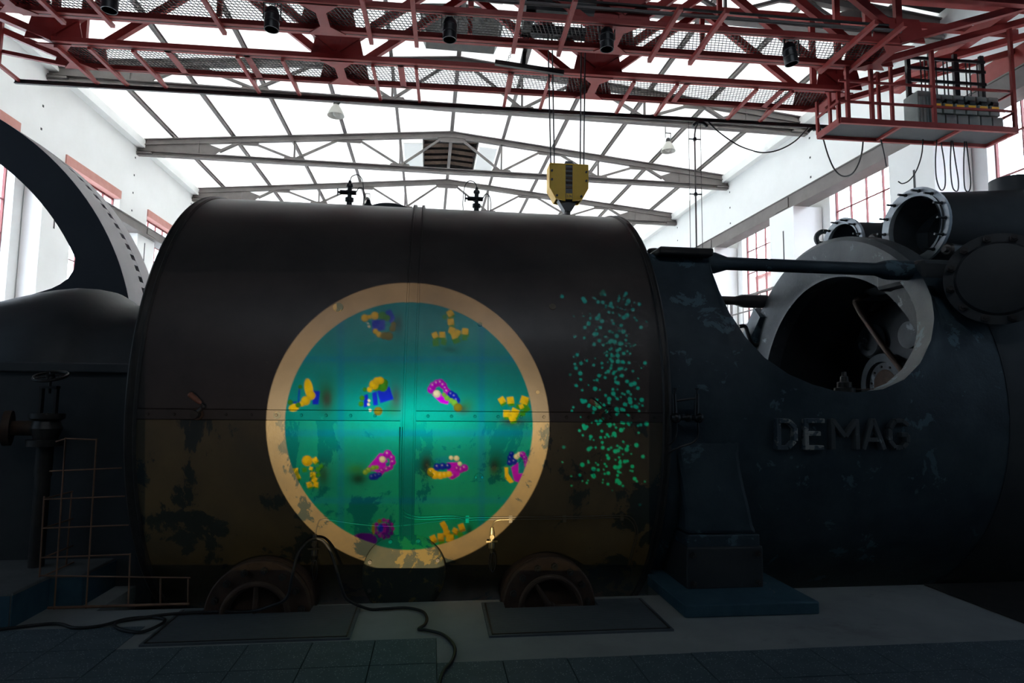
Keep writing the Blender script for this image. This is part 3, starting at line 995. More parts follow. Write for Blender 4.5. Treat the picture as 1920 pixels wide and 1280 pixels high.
for x0, x1, py in ((93, 228, 881), (82, 234, 934), (79, 241, 988), (77, 244, 1043), (75, 357, 1095)):
    a_ = gp(x0, py + 2)
    a_[2] = max(a_[2], .246)         # the return of the guard stands on the footing
    rod(a_, gp(x1, py - (4 if x1 < 300 else 12)))
rod(V(-2.82, GY, .012), gp(355, 1140) * V(1, 1, 0) + V(0, 0, .012), .01)
for px, y0 in ((83, 930), (123, 820), (181, 822), (244, 1037), (301, 1084), (353, 1084)):
    p = gp(px, y0)
    rod(p, V(p[0] + .01, GY, .0 if px > 90 else .235))
for py in (935, 990, 1045, 1098):
    p = gp(82, py)
    p[2] = max(p[2], .246)
    rod(p, p + V(-.0, .38, .0))
p = gp(83, 935)
rod(p + V(0, .36, 0), V(p[0], p[1] + .36, .235))
p = gp(123, 822)
rod(p, gp(181, 824))
rod(p, p + V(-.12, .1, -.03))

# ---- the bored frame between the cylinders
fr = thing('engine_frame', 'blue grey cast engine frame with an open saddle and raised letters', 'engine frame', (3.4, AY, 0))
RF = 2.05
OPEN = [(1.90, 43.), (2.50, 42.), (2.475, 37.3), (2.48, 29.9), (2.52, 23.5), (2.62, 17.1), (2.76, 12.2), (2.96, 8.27), (3.17, 5.92), (3.36, 4.6), (3.56, 4.25), (3.81, 5.1), (4.02, 7.5), (4.20, 11.6), (4.36, 17.5), (4.47, 23.6), (4.55, 30.4), (4.59, 37.3), (4.60, 43.), (5.05, 43.)]
# a band of the surface: the upper edge follows the opening, the lower edges fan out to the ends of the frame
bott = []
s = [0.]
for i in range(1, len(OPEN)):
    s.append(s[-1] + math.hypot((OPEN[i][0] - OPEN[i - 1][0]), math.radians(OPEN[i][1] - OPEN[i - 1][1]) * RF))
fine = []
for i in range(len(OPEN) - 1):
    for k in range(4):
        t = k / 4
        fine.append((OPEN[i][0] * (1 - t) + OPEN[i + 1][0] * t, OPEN[i][1] * (1 - t) + OPEN[i + 1][1] * t, (s[i] * (1 - t) + s[i + 1] * t) / s[-1]))
fine.append((OPEN[-1][0], OPEN[-1][1], 1.))
ROWS = [0, .012, .03, .06, .10] + [.14 + .86 * i / 22 for i in range(23)]


def frame_grid(back):
    cols = []
    for x, d, t in fine:
        xe = 1.90 + t * 3.15                       # where this column meets the keel
        col = []
        for k in ROWS:
            kk = k
            X = x + (xe - x) * min(1, kk * 1.25)
            D = d + (-90 - d) * kk
            r = RF + .035 * math.exp(-(kk / .05) ** 2)
            p = onc(X, D, r)
            if back:
                p[1] = 2 * AY - p[1]
            col.append(p)
        cols.append(col)
    return cols


for back in (False, True):
    g = frame_grid(back)
    n, mrows = len(g), len(ROWS)
    vs, fs = [], []
    for col in g:
        vs += col
    for col in g:
        for p in col:
            c = V(p[0], AY, AZ)
            vs.append(c + (p - c) * (1 - .22 / RF))
    N = n * mrows
    for i in range(n - 1):
        for j in range(mrows - 1):
            a, b_, c_, d_ = i * mrows + j, (i + 1) * mrows + j, (i + 1) * mrows + j + 1, i * mrows + j + 1
            fs += [(a, b_, c_, d_), (N + d_, N + c_, N + b_, N + a)]
        fs.append((i * mrows, N + i * mrows, N + (i + 1) * mrows, (i + 1) * mrows))
    for i in (0, n - 1):
        for j in range(mrows - 1):
            fs.append((i * mrows + j, i * mrows + j + 1, N + i * mrows + j + 1, N + i * mrows + j))
    o = put('saddle_wall', MB().add(vs, fs, True), M['blue'], fr, bevel=.05, ang=50)
# ring flange that closes the frame towards the power cylinder
put('ring_flange', lx(MB(), [(4.74, 1.57), (4.74, 1.62), (4.70, 1.68), (4.66, 1.98), (4.70, 2.03), (4.90, 2.03), (4.95, 2.0), (4.95, 1.57)], 120, True), M['grey_cast'], fr)
# top shoulder at the air cylinder
t0, t1 = at(1236, 480, Y=5.45), at(1327, 490, Y=5.45)
put('shoulder_plate', MB().box((1.99, 5.32, 2.915), (2.50, 6.1, 2.985)), M['steel_dark'], fr, bevel=.015)
put('shoulder', MB().prism([(1.94, 2.2), (1.98, 2.86), (2.02, 2.92), (2.49, 2.90), (2.52, 2.84), (2.49, 2.55), (2.50, 2.2)], 5.42, 6.2), M['blue'], fr, bevel=.04)
put('shoulder_cap', MB().lathe([(-.05, .001), (-.05, .30), (.05, .30), (.05, .001)], (2.33, 6.4, 2.86), (0, 1, 0), 32), M['rust'], fr)
put('bolt_boss', MB().lathe([(-.3, .07), (.05, .07), (.08, .05), (.08, .001)], (2.08, 5.75, 2.98), (0, 0, 1), 20).tube([(1.93, 5.5, 2.80), (2.02, 5.5, 2.80)], .1, 16), M['steel_dark'], fr)
# tie rods over the opening
for y, z in ((5.53, 2.895), (8.40, 3.03)):
    put('tie_rod', MB().tube([(2.44, y, z), (2.53, y, z), (2.60, y, z), (2.72, y, z), (4.25, y, z), (4.34, y, z), (4.40, y, z), (4.72, y, z)], [.105, .105, .10, .062, .062, .09, .098, .098], 20), M['blue'] if y < 7 else M['steel_dark'], fr)
put('rod_block', MB().box((4.60, 5.36, 2.76), (5.12, 6.0, 2.985)), M['dark_cast'], fr, bevel=.05)
# leg on the plinth
lp = [at(x, y, Y=4.97) for x, y in ((1258, 800), (1265, 835), (1278, 900), (1288, 965), (1289, 1003), (1424, 1003), (1415, 985), (1408, 950), (1398, 910), (1391, 875), (1388, 850), (1400, 800))]
put('leg', MB().prism([(p[0], p[2]) for p in lp], 4.97, 5.9), M['blue'], fr, bevel=.04)
a, b_ = at(1289, 1003, Y=4.96), at(1425, 1026, Y=4.96)
put('leg_pad', MB().box((a[0], 4.955, b_[2]), (b_[0], 5.6, a[2])), M['blue'], fr, bevel=.012)
a, b_ = at(1288, 1026, Y=4.94), at(1431, 1026, Y=4.94)
fb = put('foot_block', MB().box((a[0], 4.94, .09), (b_[0], 5.52, a[2])), M['dark_cast'], fr, bevel=.015)
for x in (a[0] + .05, b_[0] - .05):
    for z in (.135, a[2] - .06):
        piece('bolt', bolt_big, fb, (x, 4.942, z), None, (.9, .9, .9))
# raised letters, a little weathered
LX = [(1452, 'D'), (1503, 'E'), (1553, 'M'), (1612, 'A'), (1660, 'G')]
F_ = V(0, 4.93, 0)


def stroke(L, w=.055):
    """letter strokes in a 0..1 box (x right, z up)"""
    bars = {'D': [((.1, 0), (.1, 1)), ((.1, .94), (.55, .94)), ((.1, .06), (.55, .06)), ((.55, .94), (.85, .72)), ((.85, .72), (.85, .28)), ((.85, .28), (.55, .06))],
            'E': [((.12, 0), (.12, 1)), ((.12, .94), (.92, .94)), ((.12, .52), (.75, .52)), ((.12, .06), (.92, .06))],
            'M': [((.08, 0), (.08, 1)), ((.92, 0), (.92, 1)), ((.08, .97), (.5, .42)), ((.5, .42), (.92, .97))],
            'A': [((.04, 0), (.5, 1)), ((.96, 0), (.5, 1)), ((.2, .32), (.8, .32))],
            'G': [((.88, .80), (.62, .95)), ((.62, .95), (.32, .93)), ((.32, .93), (.1, .68)), ((.1, .68), (.1, .30)), ((.1, .30), (.35, .06)), ((.35, .06), (.68, .06)), ((.68, .06), (.88, .22)), ((.88, .22), (.88, .48)), ((.9, .48), (.58, .48))]}
    return bars[L]


for px, L in LX:
    wpx = 52 if L == 'M' else 40
    a = at(px, 842, Y=4.955)
    b_ = at(px + wpx, 785, Y=4.955)
    mb = MB()
    for p, q in stroke(L):
        P = [a[0] + (b_[0] - a[0]) * p[0], 0, a[2] + (b_[2] - a[2]) * p[1]]
        Q = [a[0] + (b_[0] - a[0]) * q[0], 0, a[2] + (b_[2] - a[2]) * q[1]]
        mid = (P[2] + Q[2]) / 2
        yy = AY - math.sqrt(RF ** 2 - (mid - AZ) ** 2)
        mb.bar((P[0], yy, P[2]), (Q[0], yy, Q[2]), .038, .10, (0, 1, 0))
    put('letter', mb, M['letter'] if L in 'DE' else M['grey_cast'], fr, bevel=.006)
# lubricator on the frame beside the cylinder rim
lb = MB()
P = lambda x, y, Y=4.84: at(x, y, Y=Y)
lub = put('lubricator', MB().tube([P(1258, 783), P(1312, 783)], .022, 10).sphere(P(1267, 783), .045).sphere(P(1290, 783), .034).sphere(P(1310, 783), .042)
          .tube([P(1266, 783), P(1264, 738)], [.024, .016], 10).tube([P(1306, 783), P(1307, 738)], [.024, .016], 10).tube([P(1264, 752), P(1306, 746)], .010, 8)
          .lathe([(-.006, .001), (-.006, .02), (.006, .02), (.006, .001)], P(1266, 729), (0, 0, 1), 10).lathe([(-.006, .001), (-.006, .02), (.006, .02), (.006, .001)], P(1307, 729), (0, 0, 1), 10)
          .tube([P(1266, 729), P(1264, 745)], .007, 6).tube([P(1307, 729), P(1307, 745)], .007, 6)
          .tube([P(1268, 783), P(1268, 783, 5.1)], .02, 8), M['blackmetal'], fr)
put('oil_pipe', MB().tube(dense([P(1308, 790), P(1309, 815), P(1300, 829), P(1280, 836), P(1262, 844), P(1254, 850, 4.9)], 5), .009, 8), M['blackmetal'], lub)
put('oil_pipe', MB().tube(dense([P(1268, 790), P(1268, 812), P(1263, 826), P(1255, 834, 4.9)], 5), .009, 8), M['blackmetal'], lub)
# oil cup standing in the saddle
X, Y, Z = at(1584, 738, Y=5.06)
put('oil_cup', MB().lathe([(-.06, .085), (.05, .085), (.055, .06), (.10, .058), (.105, .035), (.15, .03), (.155, .02), (.19, .018), (.19, .001)], (X, Y, Z), (0, 0, 1), 20), M['steel_dark'], fr)
put('grease_pipe', MB().tube([(X, Y, Z + .04), (X + .65, Y + .1, Z + .05)], .004, 6), M['rust'], fr)

# ---- plinth of the leg
pt = single('leg_plinth', MB().prism([(1.87, 4.57), (2.93, 4.56), (2.93, 5.53), (1.93, 5.53), (1.93, 5.40), (1.87, 5.40)], 0, .095, 'XY'), M['plinth_blue'], 'blue painted concrete plinth under the leg of the engine frame', 'plinth', (2.4, 5.0, 0), bevel=.012)

# ---- power cylinder beyond the frame
pc = thing('power_cylinder', 'dark cast power cylinder with open flanged pipes on top', 'engine cylinder', (6.3, AY, 0))
put('jacket', lx(MB(), [(4.945, 1.58), (4.945, 1.78), (7.9, 1.78), (7.9, .001)], 96), M['dark_cast'], pc)
put('outer_barrel', lx(MB(), [(5.03, 1.85), (5.03, RF + .004), (5.08, RF + .012), (7.7, RF + .012), (7.7, 1.85)], 80, True, -150, 40), M['dark_cast'], pc)
put('bed', MB().box((3.1, 9.065, -2.1), (7.98, 9.19, 1.3)).box((5.3, 8.5, -.1), (7.6, 9.08, .55)), M['dark_cast'], pc)
put('bore', lx(MB(), [(4.945, 1.57), (6.0, 1.57), (6.0, .001)], 96), M['dark_cast'], pc)
def disc(name, c, n, R, prof, mat, nb=0, rb=0, parent=None, bm_=None, sc=1):
    n = V(*n) / np.linalg.norm(n)
    o = put(name, MB().lathe(prof, c, n, 40), mat, parent or pc)
    u = V(0, 0, 1) - n * n[2]
    u /= np.linalg.norm(u)
    w = np.cross(n, u)
    yaw = math.atan2(n[1], n[0])
    for k in range(nb):
        a = 2 * math.pi * k / nb + .2
        piece('stud', bm_ or stud, o, V(*c) + rb * (u * math.cos(a) + w * math.sin(a)), (0, 0, yaw), (sc, sc, sc))
    return o


stud = shared('stud', MB().tube([(-.02, 0, 0), (.12, 0, 0)], .014, 8).tube([(-.02, 0, 0), (.02, 0, 0)], .022, 6), M['blackmetal'])
nutx = shared('nut', MB().lathe([(-.01, .001), (-.01, .034), (.035, .034), (.035, .016), (.06, .016), (.06, .001)], (0, 0, 0), (1, 0, 0), 6, smooth=False), M['steel_dark'])
# end wall of the bore with bosses and a port
q = at(1637, 640, X=5.95)
disc('boss', q, (-1, 0, 0), .3, [(0, .24), (.06, .22), (.08, .20), (.08, .13), (.05, .11), (.05, .001)], M['grey_cast'], 6, .18, bm_=nutx, sc=.8)
q = at(1665, 722, X=5.95)
disc('port_flange', q, (-1, 0, 0), .4, [(0, .42), (.08, .42), (.09, .40), (.09, .31), (.04, .30), (.04, .001)], M['grey_cast'], 10, .25, bm_=nutx)
put('port_plate', MB().lathe([(.05, .001), (.05, .2), (.04, .21)], q, (-1, 0, 0), 30), M['rust'], pc)
q = at(1642, 570, X=5.95)
disc('boss', q, (-1, 0, 0), .1, [(0, .1), (.07, .1), (.08, .07), (.08, .001)], M['grey_cast'], 4, .07, bm_=nutx, sc=.6)
q = at(1712, 628, X=5.6)
disc('boss', q, (-1, 0, 0), .2, [(0, .16), (.07, .16), (.08, .12), (.08, .001)], M['grey_cast'], 5, .12, bm_=nutx, sc=.7)
put('lever_pipe', MB().tube(dense([at(1640, 552, X=5.7), at(1612, 560, X=5.35), at(1606, 573, X=5.3), at(1650, 640, X=5.3), at(1693, 697, X=5.3)], 5), .035, 12), M['rust'], pc)
# open flanged pipes
A = at(1713, 425, X=5.2)
disc('inlet_flange', A, (-1, -.12, 0), .43, [(-.05, .42), (.0, .43), (.0, .335), (-.3, .33)], M['flange_grey'], 14, .385, sc=.9)
put('inlet_pipe', MB().lathe([(-.02, .37), (-.5, .40), (-1.2, .46), (-3.0, .46), (-3.0, .001)], A, (-1, 0, 0), 48).lathe([(-.02, .332), (-1.4, .332), (-1.4, .001)], A, (-1, 0, 0), 40), M['dark_cast'], pc)
B = at(1578, 458, X=5.2)
disc('outlet_flange', B, (-1, -.12, 0), .32, [(-.05, .34), (.0, .345), (.0, .265), (-.3, .26)], M['flange_grey'], 12, .305, sc=.8)
put('outlet_pipe', MB().lathe([(-.02, .29), (-.5, .30), (-2.5, .30), (-2.5, .001)], B, (-1, 0, 0), 40).lathe([(-.02, .262), (-1.4, .262), (-1.4, .001)], B, (-1, 0, 0), 40), M['dark_cast'], pc)
put('saddle_casting', MB().prism([(5.5, 2.9), (5.5, 3.55), (5.75, 3.95), (6.3, 4.05), (8.0, 4.05), (8.0, 2.9)], 6.3, 7.5), M['dark_cast'], pc, bevel=.15)
put('pipe_stub', MB().lathe([(-.3, .22), (.30, .20), (.34, .20), (.34, .001)], at(1897, 392, Y=6.2), (0, 0, 1), 32), M['dark_cast'], pc)
for px, py in ((1636, 449), (1777, 468)):
    q = at(px, py, X=5.15)
    disc('plug', q, (-1, -.25, 0), .1, [(-.5, .07), (.0, .07), (.02, .05), (.02, .03), (.06, .026), (.06, .001)], M['steel_dark'])
put('lug', MB().torus(at(1545, 447, X=5.35), .10, .035, (.3, 1, 0), 24, 8), M['dark_cast'], pc)
put('lug', MB().box(at(1538, 487, X=5.3) - V(.05, .05, .05), at(1544, 468, X=5.3) + V(.05, .05, .05)), M['dark_cast'], pc, bevel=.02)
put('tie_bar', MB().bar(at(1767, 440, X=5.3), at(1822, 462, X=5.7), .05, .08), M['steel_dark'], pc)
# round bolted cover facing the camera
Cc = at(1873, 522, Y=4.88)
nn = V(-.62, -.78, .0)
disc('valve_chest', Cc, nn, .45, [(-.9, .36), (-.06, .36), (-.055, .405), (.0, .41), (.004, .33), (.03, .31), (.05, .23), (.055, .001)], M['dark_cast'], 12, .365, bm_=nutx)
put('curved_hose', MB().tube(dense([at(1385, 612, Y=8.6), at(1397, 612, Y=8.6), at(1403, 628, Y=8.6), at(1412, 645, Y=8.6), at(1440, 652, Y=8.6), at(1450, 700, Y=8.6)], 5), .03, 10), M['black'], pc)

# ---- cables on the floor
pts = [(-60, 1145), (0, 1135), (25, 1134), (60, 1143), (100, 1168), (140, 1176), (190, 1172), (235, 1160), (280, 1156), (308, 1160), (300, 1174), (265, 1184), (230, 1180), (215, 1172), (225, 1164), (262, 1158), (320, 1154), (400, 1150), (470, 1149)]
P = [V(*at(x, y, Z=.016)) for x, y in pts]
P[0][2] = P[1][2] = P[2][2] = P[3][2] = .016
for i in range(len(P)):
    if P[i][1] < 4.795 or P[i][0] > -2.8:
        P[i][2] = .014 if not (-1.85 < P[i][0]) else .028
    elif P[i][1] > 4.76:
        P[i][1] = 4.74
P += [at(510, 1135, Y=4.86), at(538, 1120, Y=4.86), at(548, 1080, Y=4.88), at(558, 1040, Y=4.92), at(575, 1017, Y=4.97), at(592, 1010, Y=4.99), at(607, 1015, Y=4.98), at(620, 1035, Y=4.94), at(630, 1065, Y=4.90), at(640, 1100, Y=4.88), at(652, 1124, Y=4.9)]
P += [V(*at(x, y, Z=.016)) for x, y in ((690, 1141), (720, 1141), (760, 1139), (790, 1145), (800, 1157), (797, 1170), (785, 1179), (800, 1181), (828, 1188), (846, 1203), (853, 1218), (848, 1238), (832, 1258), (824, 1280), (815, 1330))]
single('power_cable', MB().tube(dense(P, 6), .011, 8), M['black'], 'black power cable looping across the floor and up over the valve cover', 'cable', (-.5, 4.6, 0), ang=60)

# ================================================================== OVERHEAD CRANE (its own, slightly skewed frame)
YAW_C = .0979
CR = YAW_C - YAW_M
BC = basis(YAW_C)


def atC(x, y, **k):
    return at(x, y, B=BC, **k)


ZB, ZT = 7.0, 8.75
Y2, Y1, Y3, Y4, Y5 = 8.31, 8.99, 9.76, 10.50, 10.93
crane = thing('overhead_crane', 'red lattice overhead travelling crane with mesh walkways', 'crane', (.4, 9.4, ZB), None, CR)
RD = M['red']
NODES = [-6.15 + 4.25 * i for i in range(4)]
XA, XB = NODES[0], NODES[3]
RS = .335      # rise of the tapered ends
LS = .40
for y in (Y2, Y1, Y3, Y4):
    w = .15 if y in (Y1, Y3) else .09
    put('bottom_chord', MB().bar((XA, y, ZB - .02), (XB, y, ZB - .02), w, .08), RD, crane, bevel=.008)
    put('bottom_chord', MB().bar((XB, y, ZB), (XB + 4.15, y, ZB + 4.15 * RS), w, .10), RD, crane)
    put('bottom_chord', MB().bar((XA, y, ZB), (XA - 3.6, y, ZB + 3.6 * LS), w, .10), RD, crane)
    put('flange_line', MB().box((XA, y - .006, ZB - .064), (XB, y + .006, ZB - .058)), M['steel_dark'], crane)
    put('top_chord', MB().bar((XA - 3.6, y, ZT), (XB + 4.2, y, ZT), w, .13), RD, crane)
    for i, x in enumerate(NODES):
        put('gusset_plate', MB().prism([(x - .42, ZB), (x + .42, ZB), (x + .34, ZB + .36), (x - .34, ZB + .36)], y - .012, y + .012), RD, crane)
        put('web_post', MB().bar((x, y, ZB), (x, y, ZT), .10, .07), RD, crane)
        for k in (-1, 1):
            if 0 <= i + k < 4:
                put('web_diagonal', MB().bar((x, y, ZB + .12), (x + k * 2.125, y, ZT), .12, .09, (0, 1, 0)), RD, crane)
    for i in range(3):
        put('web_post', MB().bar((NODES[i] + 2.125, y, ZB + 1.0), (NODES[i] + 2.125, y, ZT), .08, .06), RD, crane)
# horizontal gussets tie the chords below the walkways
for a, b_ in ((Y2, Y1), (Y3, Y4)):
    for x in NODES:
        put('tie_plate', MB().prism([(x - .26, a), (x + .26, a), (x + .07, (a + b_) / 2 - .16), (x + .07, (a + b_) / 2 + .16), (x + .26, b_), (x - .26, b_), (x - .07, (a + b_) / 2 + .16), (x - .07, (a + b_) / 2 - .16)], ZB - .075, ZB - .055, 'XY'), RD, crane)
for x in (-4.5, -3.3, -.9, .9, 3.9, 5.6):
    put('walkway_tie', MB().box((x - .05, Y3, ZB - .06), (x + .05, Y4, ZB - .045)), RD, crane)
# walkway gratings: real wires
for a, b_ in ((Y2, Y1), (Y3, Y4)):
    mb = MB()
    n = int((XB - XA) / .058)
    for i in range(n):
        x = XA + (i + .5) * (XB - XA) / n
        mb.bar((x - .12, a, ZB + .03), (x + .12, b_, ZB + .02), .011, .006)
    k = int((b_ - a) / .06)
    for i in range(k):
        y = a + (i + .5) * (b_ - a) / k
        mb.bar((XA, y, ZB + .036), (XB, y, ZB + .024), .011, .006)
    put('walkway_grating', mb, M['steel_dark'], crane, kind='stuff')
# brackets below the walkways, pointing along the hall
jn = [(110, 33), (204, 40), (416, 53), (695, 70), (781, 75), (965, 86), (1051, 92), (1225, 103), (1303, 107), (1551, 124), (1590, 135)]
for px, py in jn:
    x = atC(px, py, Z=ZB - .1)[0]
    put('cross_bracket', MB().bar((x, Y2 - .55, ZB - .10), (x, Y1 + .13, ZB - .10), .05, .05).bar((x - .03, Y2 - .55, ZB - .09), (x - .03, Y1 + .13, ZB - .09), .01, .07), RD, crane)
jf = [(168, 143), (227, 148), (302, 153), (481, 165), (558, 170), (712, 180), (786, 184), (947, 188), (1017, 190), (1164, 197), (1238, 203), (1377, 210), (1440, 213)]
for px, py in jf:
    x = atC(px, py, Z=ZB - .1)[0]
    put('cross_bracket', MB().bar((x, Y3, ZB - .10), (x, Y5 + .04, ZB - .10), .05, .05).bar((x, Y4 + .05, ZB - .02), (x, Y5, ZB - .1), .03, .03), RD, crane)
put('cable_rail', MB().ibeam((-7.45, Y5, ZB - .14), (9.2, Y5, ZB - .14), .05, .07, .012), M['steel_dark'], crane)
x = atC(25, 135, Y=Y5)[0]
put('rail_hanger', MB().bar((x + .1, Y5, ZB - .12), (x + .1, Y5 - .5, ZB - .10), .05, .05).bar((x + .1, Y5 - .5, ZB - .12), (x + .1, Y5 - .5, ZB + .9), .06, .05).bar((XA - 3., Y4, ZB + .42), (XA - .2, Y4, ZB - .02), .06, .06), RD, crane)
# conduit along the near girder
put('conduit', MB().tube([(-.5, Y2 - .06, ZB + .14), (6.6, Y2 - .06, ZB + .12)], .028, 8), M['grey_steel'], crane)
put('conduit', MB().tube([(.4, Y2 - .06, ZB + .23), (6.4, Y2 - .06, ZB + .2)], .02, 8), M['steel_dark'], crane)
# trolley frame and drum between the girders
tx = atC(1063, 100, Y=9.38)[0]
put('trolley_frame', MB().box((tx - .7, Y1 + .02, ZB + .55), (tx + .9, Y1 + .14, ZB + .70)).box((tx - .7, Y3 - .14, ZB + .55), (tx + .9, Y3 - .02, ZB + .70)).box((tx - .7, Y1 + .02, ZB + .55), (tx - .55, Y3 - .02, ZB + 1.1)).box((tx + .75, Y1 + .02, ZB + .55), (tx + .9, Y3 - .02, ZB + 1.1)), M['blackmetal'], crane)
put('rope_drum', MB().lathe([(-.5, .001), (-.5, .2), (-.46, .2), (-.46, .16), (.46, .16), (.46, .2), (.5, .2), (.5, .001)], (tx, 9.38, ZB + .9), (1, 0, 0), 24), M['steel_dark'], crane)
# second deck and stub girder at the end over the cage
put('end_girder', MB().bar((8.9, Y2 - 2.6, ZB + .95), (8.9, Y5 + .4, ZB + .95), .16, .22), RD, crane)
put('end_girder', MB().bar((-9.2, Y2 - .6, ZB + 1.0), (-9.2, Y5 + .1, ZB + 1.0), .3, .4), RD, crane)
mb = MB()
for i in range(80):
    x = 5.6 + i * .045
    mb.bar((x - .1, 7.3, ZB + .72), (x + .1, 8.2, ZB + .72), .016, .012)
for i in range(18):
    mb.bar((5.6, 7.3 + .05 * i, ZB + .726), (9.1, 7.3 + .05 * i, ZB + .726), .016, .012)
put('walkway_grating', mb, M['steel_dark'], crane, kind='stuff')
for y in (7.3, 8.2):
    put('deck_beam', MB().bar((3.0, y, ZB + .70), (9.2, y, ZB + .70), .1, .14), RD, crane)
for x in (3.6, 5.0, 6.4, 7.7):
    put('deck_brace', MB().bar((x, 8.2, ZB + .7), (x + .7, Y2, ZT - .1), .09, .09), RD, crane)
for xw_, z0_, z1_ in ((10.86, 7.87, 8.45), (-9.74, 7.35, 8.45)):
    put('end_carriage', MB().box((xw_ - .16, 7.6, z0_ + .12), (xw_ + .16, 11.5, z1_)), RD, crane, bevel=.03)
    for yy in (7.9, 11.2):
        put('wheel', MB().lathe([(-.06, .001), (-.06, .2), (.06, .2), (.06, .001)], (xw_, yy, z0_ + .2), (1, 0, 0), 24), M['steel_dark'], crane)
# hanging cross bar with chain between the girders
a, b_ = atC(928, 117, Y=9.3), atC(1057, 137, Y=9.3)
put('hanging_bar', MB().bar(a, b_, .06, .07), M['steel_dark'], crane)
c_ = atC(981, 126, Y=9.3)
put('hanging_bar', MB().bar(c_, c_ + V(.02, 0, ZB - c_[2] + .06), .06, .06).bar((c_[0] + .02, Y1, ZB + .04), (c_[0] + .02, Y3, ZB + .04), .06, .06), M['steel_dark'], crane)
c_ = atC(952, 118, Y=9.2)
link = shared('chain_link', MB().torus((0, 0, 0), .018, .004, (0, 1, 0), 10, 5), M['steel_dark'])
for i in range(11):
    piece('chain_link', link, crane, c_ + V(.012 * i, -.02, .03 + .031 * i), (0, .3, (i % 2) * 1.57))

# ---- operator platform hung from the crane
PZ = 6.03
n0, n1, f0, f1 = (atC(*q, Z=PZ) for q in ((1575, 228), (1908, 247), (1533, 258), (1850, 274)))
py0, py1 = (n0[1] + n1[1]) / 2, (f0[1] + f1[1]) / 2
px0, px1 = (n0[0] + f0[0]) / 2, (n1[0] + f1[0]) / 2
cage = thing('crane_platform', 'red railed service platform hung below the crane end', 'platform', ((px0 + px1) / 2, (py0 + py1) / 2, PZ), None, CR)
put('floor_plate', MB().box((px0 + .05, py0 + .05, PZ + .02), (px1 - .05, py1 - .05, PZ + .035)), M['dark_cast'], cage)
for a, b_ in (((px0, py0), (px1, py0)), ((px0, py1), (px1, py1)), ((px0, py0), (px0, py1)), ((px1, py0), (px1, py1)), ((px0 + 1.05, py0), (px0 + 1.05, py1)), ((px0 + 2.1, py0), (px0 + 2.1, py1))):
    put('edge_angle', MB().bar((a[0], a[1], PZ + .02), (b_[0], b_[1], PZ + .02), .05, .09), RD, cage)
chz = lambda x: ZB + max(0, (x - XB)) * RS
pz = PZ + .05
for x, y, zt in ((px0 + .14, py0, None), (px0 + .55, py0, None), (px0 + 1.62, py0, None), (px1 - .03, py0, None), (px0, py1, PZ + .62), (px0, py0 + .25, PZ + .6), (px1, py1, PZ + 1.1)):
    zt = zt or chz(x) + .0
    put('post', MB().bar((x, y, pz), (x, y, zt), .055 if zt > PZ + .7 else .035, .05), RD, cage)
for z in (PZ + .34, PZ + .68):
    put('rail', MB().bar((px0, py0, z), (px1, py0, z), .03, .035), RD, cage)
    put('rail', MB().bar((px1, py0, z), (px1, py1, z), .03, .035), RD, cage)
    if z < PZ + .6:
        put('rail', MB().bar((px0, py0, z), (px0, py1, z), .03, .035), RD, cage)
for y in (py0 + .2, py1 - .1):
    put('post', MB().bar((px0 + 1.05, y, pz), (px0 + 1.05, y, chz(px0 + 1.05)), .045, .045).bar((px0 + 1.05, y, chz(px0 + 1.05)), (px0 + 1.05, Y1 if y < 9.3 else Y3, chz(px0 + 1.05)), .045, .045), RD, cage)
put('hanger', MB().bar((px0 + .5, Y3, ZB), (px0 + .5, Y3, PZ + .35), .06, .05).bar((px0 + .5, Y3, PZ + .35), (px0 + .28, py1, PZ + .1), .05, .05), RD, cage)
stb = put('stay_rail', MB().bar((XB, Y4, ZB - .02), (px1 + .2, Y4 - .3, ZB + .85), .045, .045), RD, cage)

# ---- resistor boxes on the platform
bx0, bz0 = atC(1705, 238, Y=py1 - .2)[0], PZ + .05
bx1 = atC(1858, 235, Y=py1 - .2)[0]
rb = thing('resistor_bank', 'bank of grey electrical boxes with orange labels on the crane platform', 'electrical box', ((bx0 + bx1) / 2, py1 - .2, PZ + .035), None, CR)
yb_ = py1 - .42
put('frame', MB().box((bx0, yb_, bz0 - .02), (bx1, py1 - .06, bz0 + .04)).box((bx0 + .3, py1 - .12, bz0 + .04), (bx1, py1 - .08, bz0 + .62)), M['steel_dark'], rb)
put('switch_box', MB().box((bx0, yb_, bz0 + .04), (bx0 + .26, py1 - .08, bz0 + .66)), M['cabinet'], rb, bevel=.02)
for i in range(4):
    put('fin', MB().box((bx0 + .02 + .06 * i, yb_ - .012, bz0 + .08), (bx0 + .05 + .06 * i, yb_, bz0 + .55)), M['cabinet'], rb)
w = (bx1 - bx0 - .24) / 6
for i in range(6):
    x = bx0 + .26 + i * w
    put('box', MB().box((x, yb_ + .02, bz0 + .30), (x + w - .03, py1 - .1, bz0 + .48)), M['cabinet'], rb, bevel=.01)
    put('box', MB().box((x, yb_ - .02, bz0 + .10), (x + w - .02, py1 - .1, bz0 + .26)), M['cabinet'], rb, bevel=.01)
    put('box', MB().box((x + .01, yb_ + .05, bz0 + .53), (x + w - .02, py1 - .1, bz0 + .64)), M['cabinet'], rb, bevel=.01)
    put('label', MB().box((x + .025, yb_ + .010, bz0 + .40), (x + w - .055, yb_ + .02, bz0 + .455)), M['label'], rb)
    put('arc_chute', MB().lathe([(-.05, .001), (-.05, .05), (.05, .05), (.05, .001)], (x + w / 2 - .01, yb_ + .05, bz0 + .505), (1, 0, 0), 12), M['blackmetal'], rb)
    for k in range(2):
        put('busbar', MB().bar((x + .04 + .07 * k, py1 - .15, bz0 + .62), (x + .04 + .07 * k, py1 - .15, bz0 + 1.35), .016, .016), M['blackmetal'], rb)
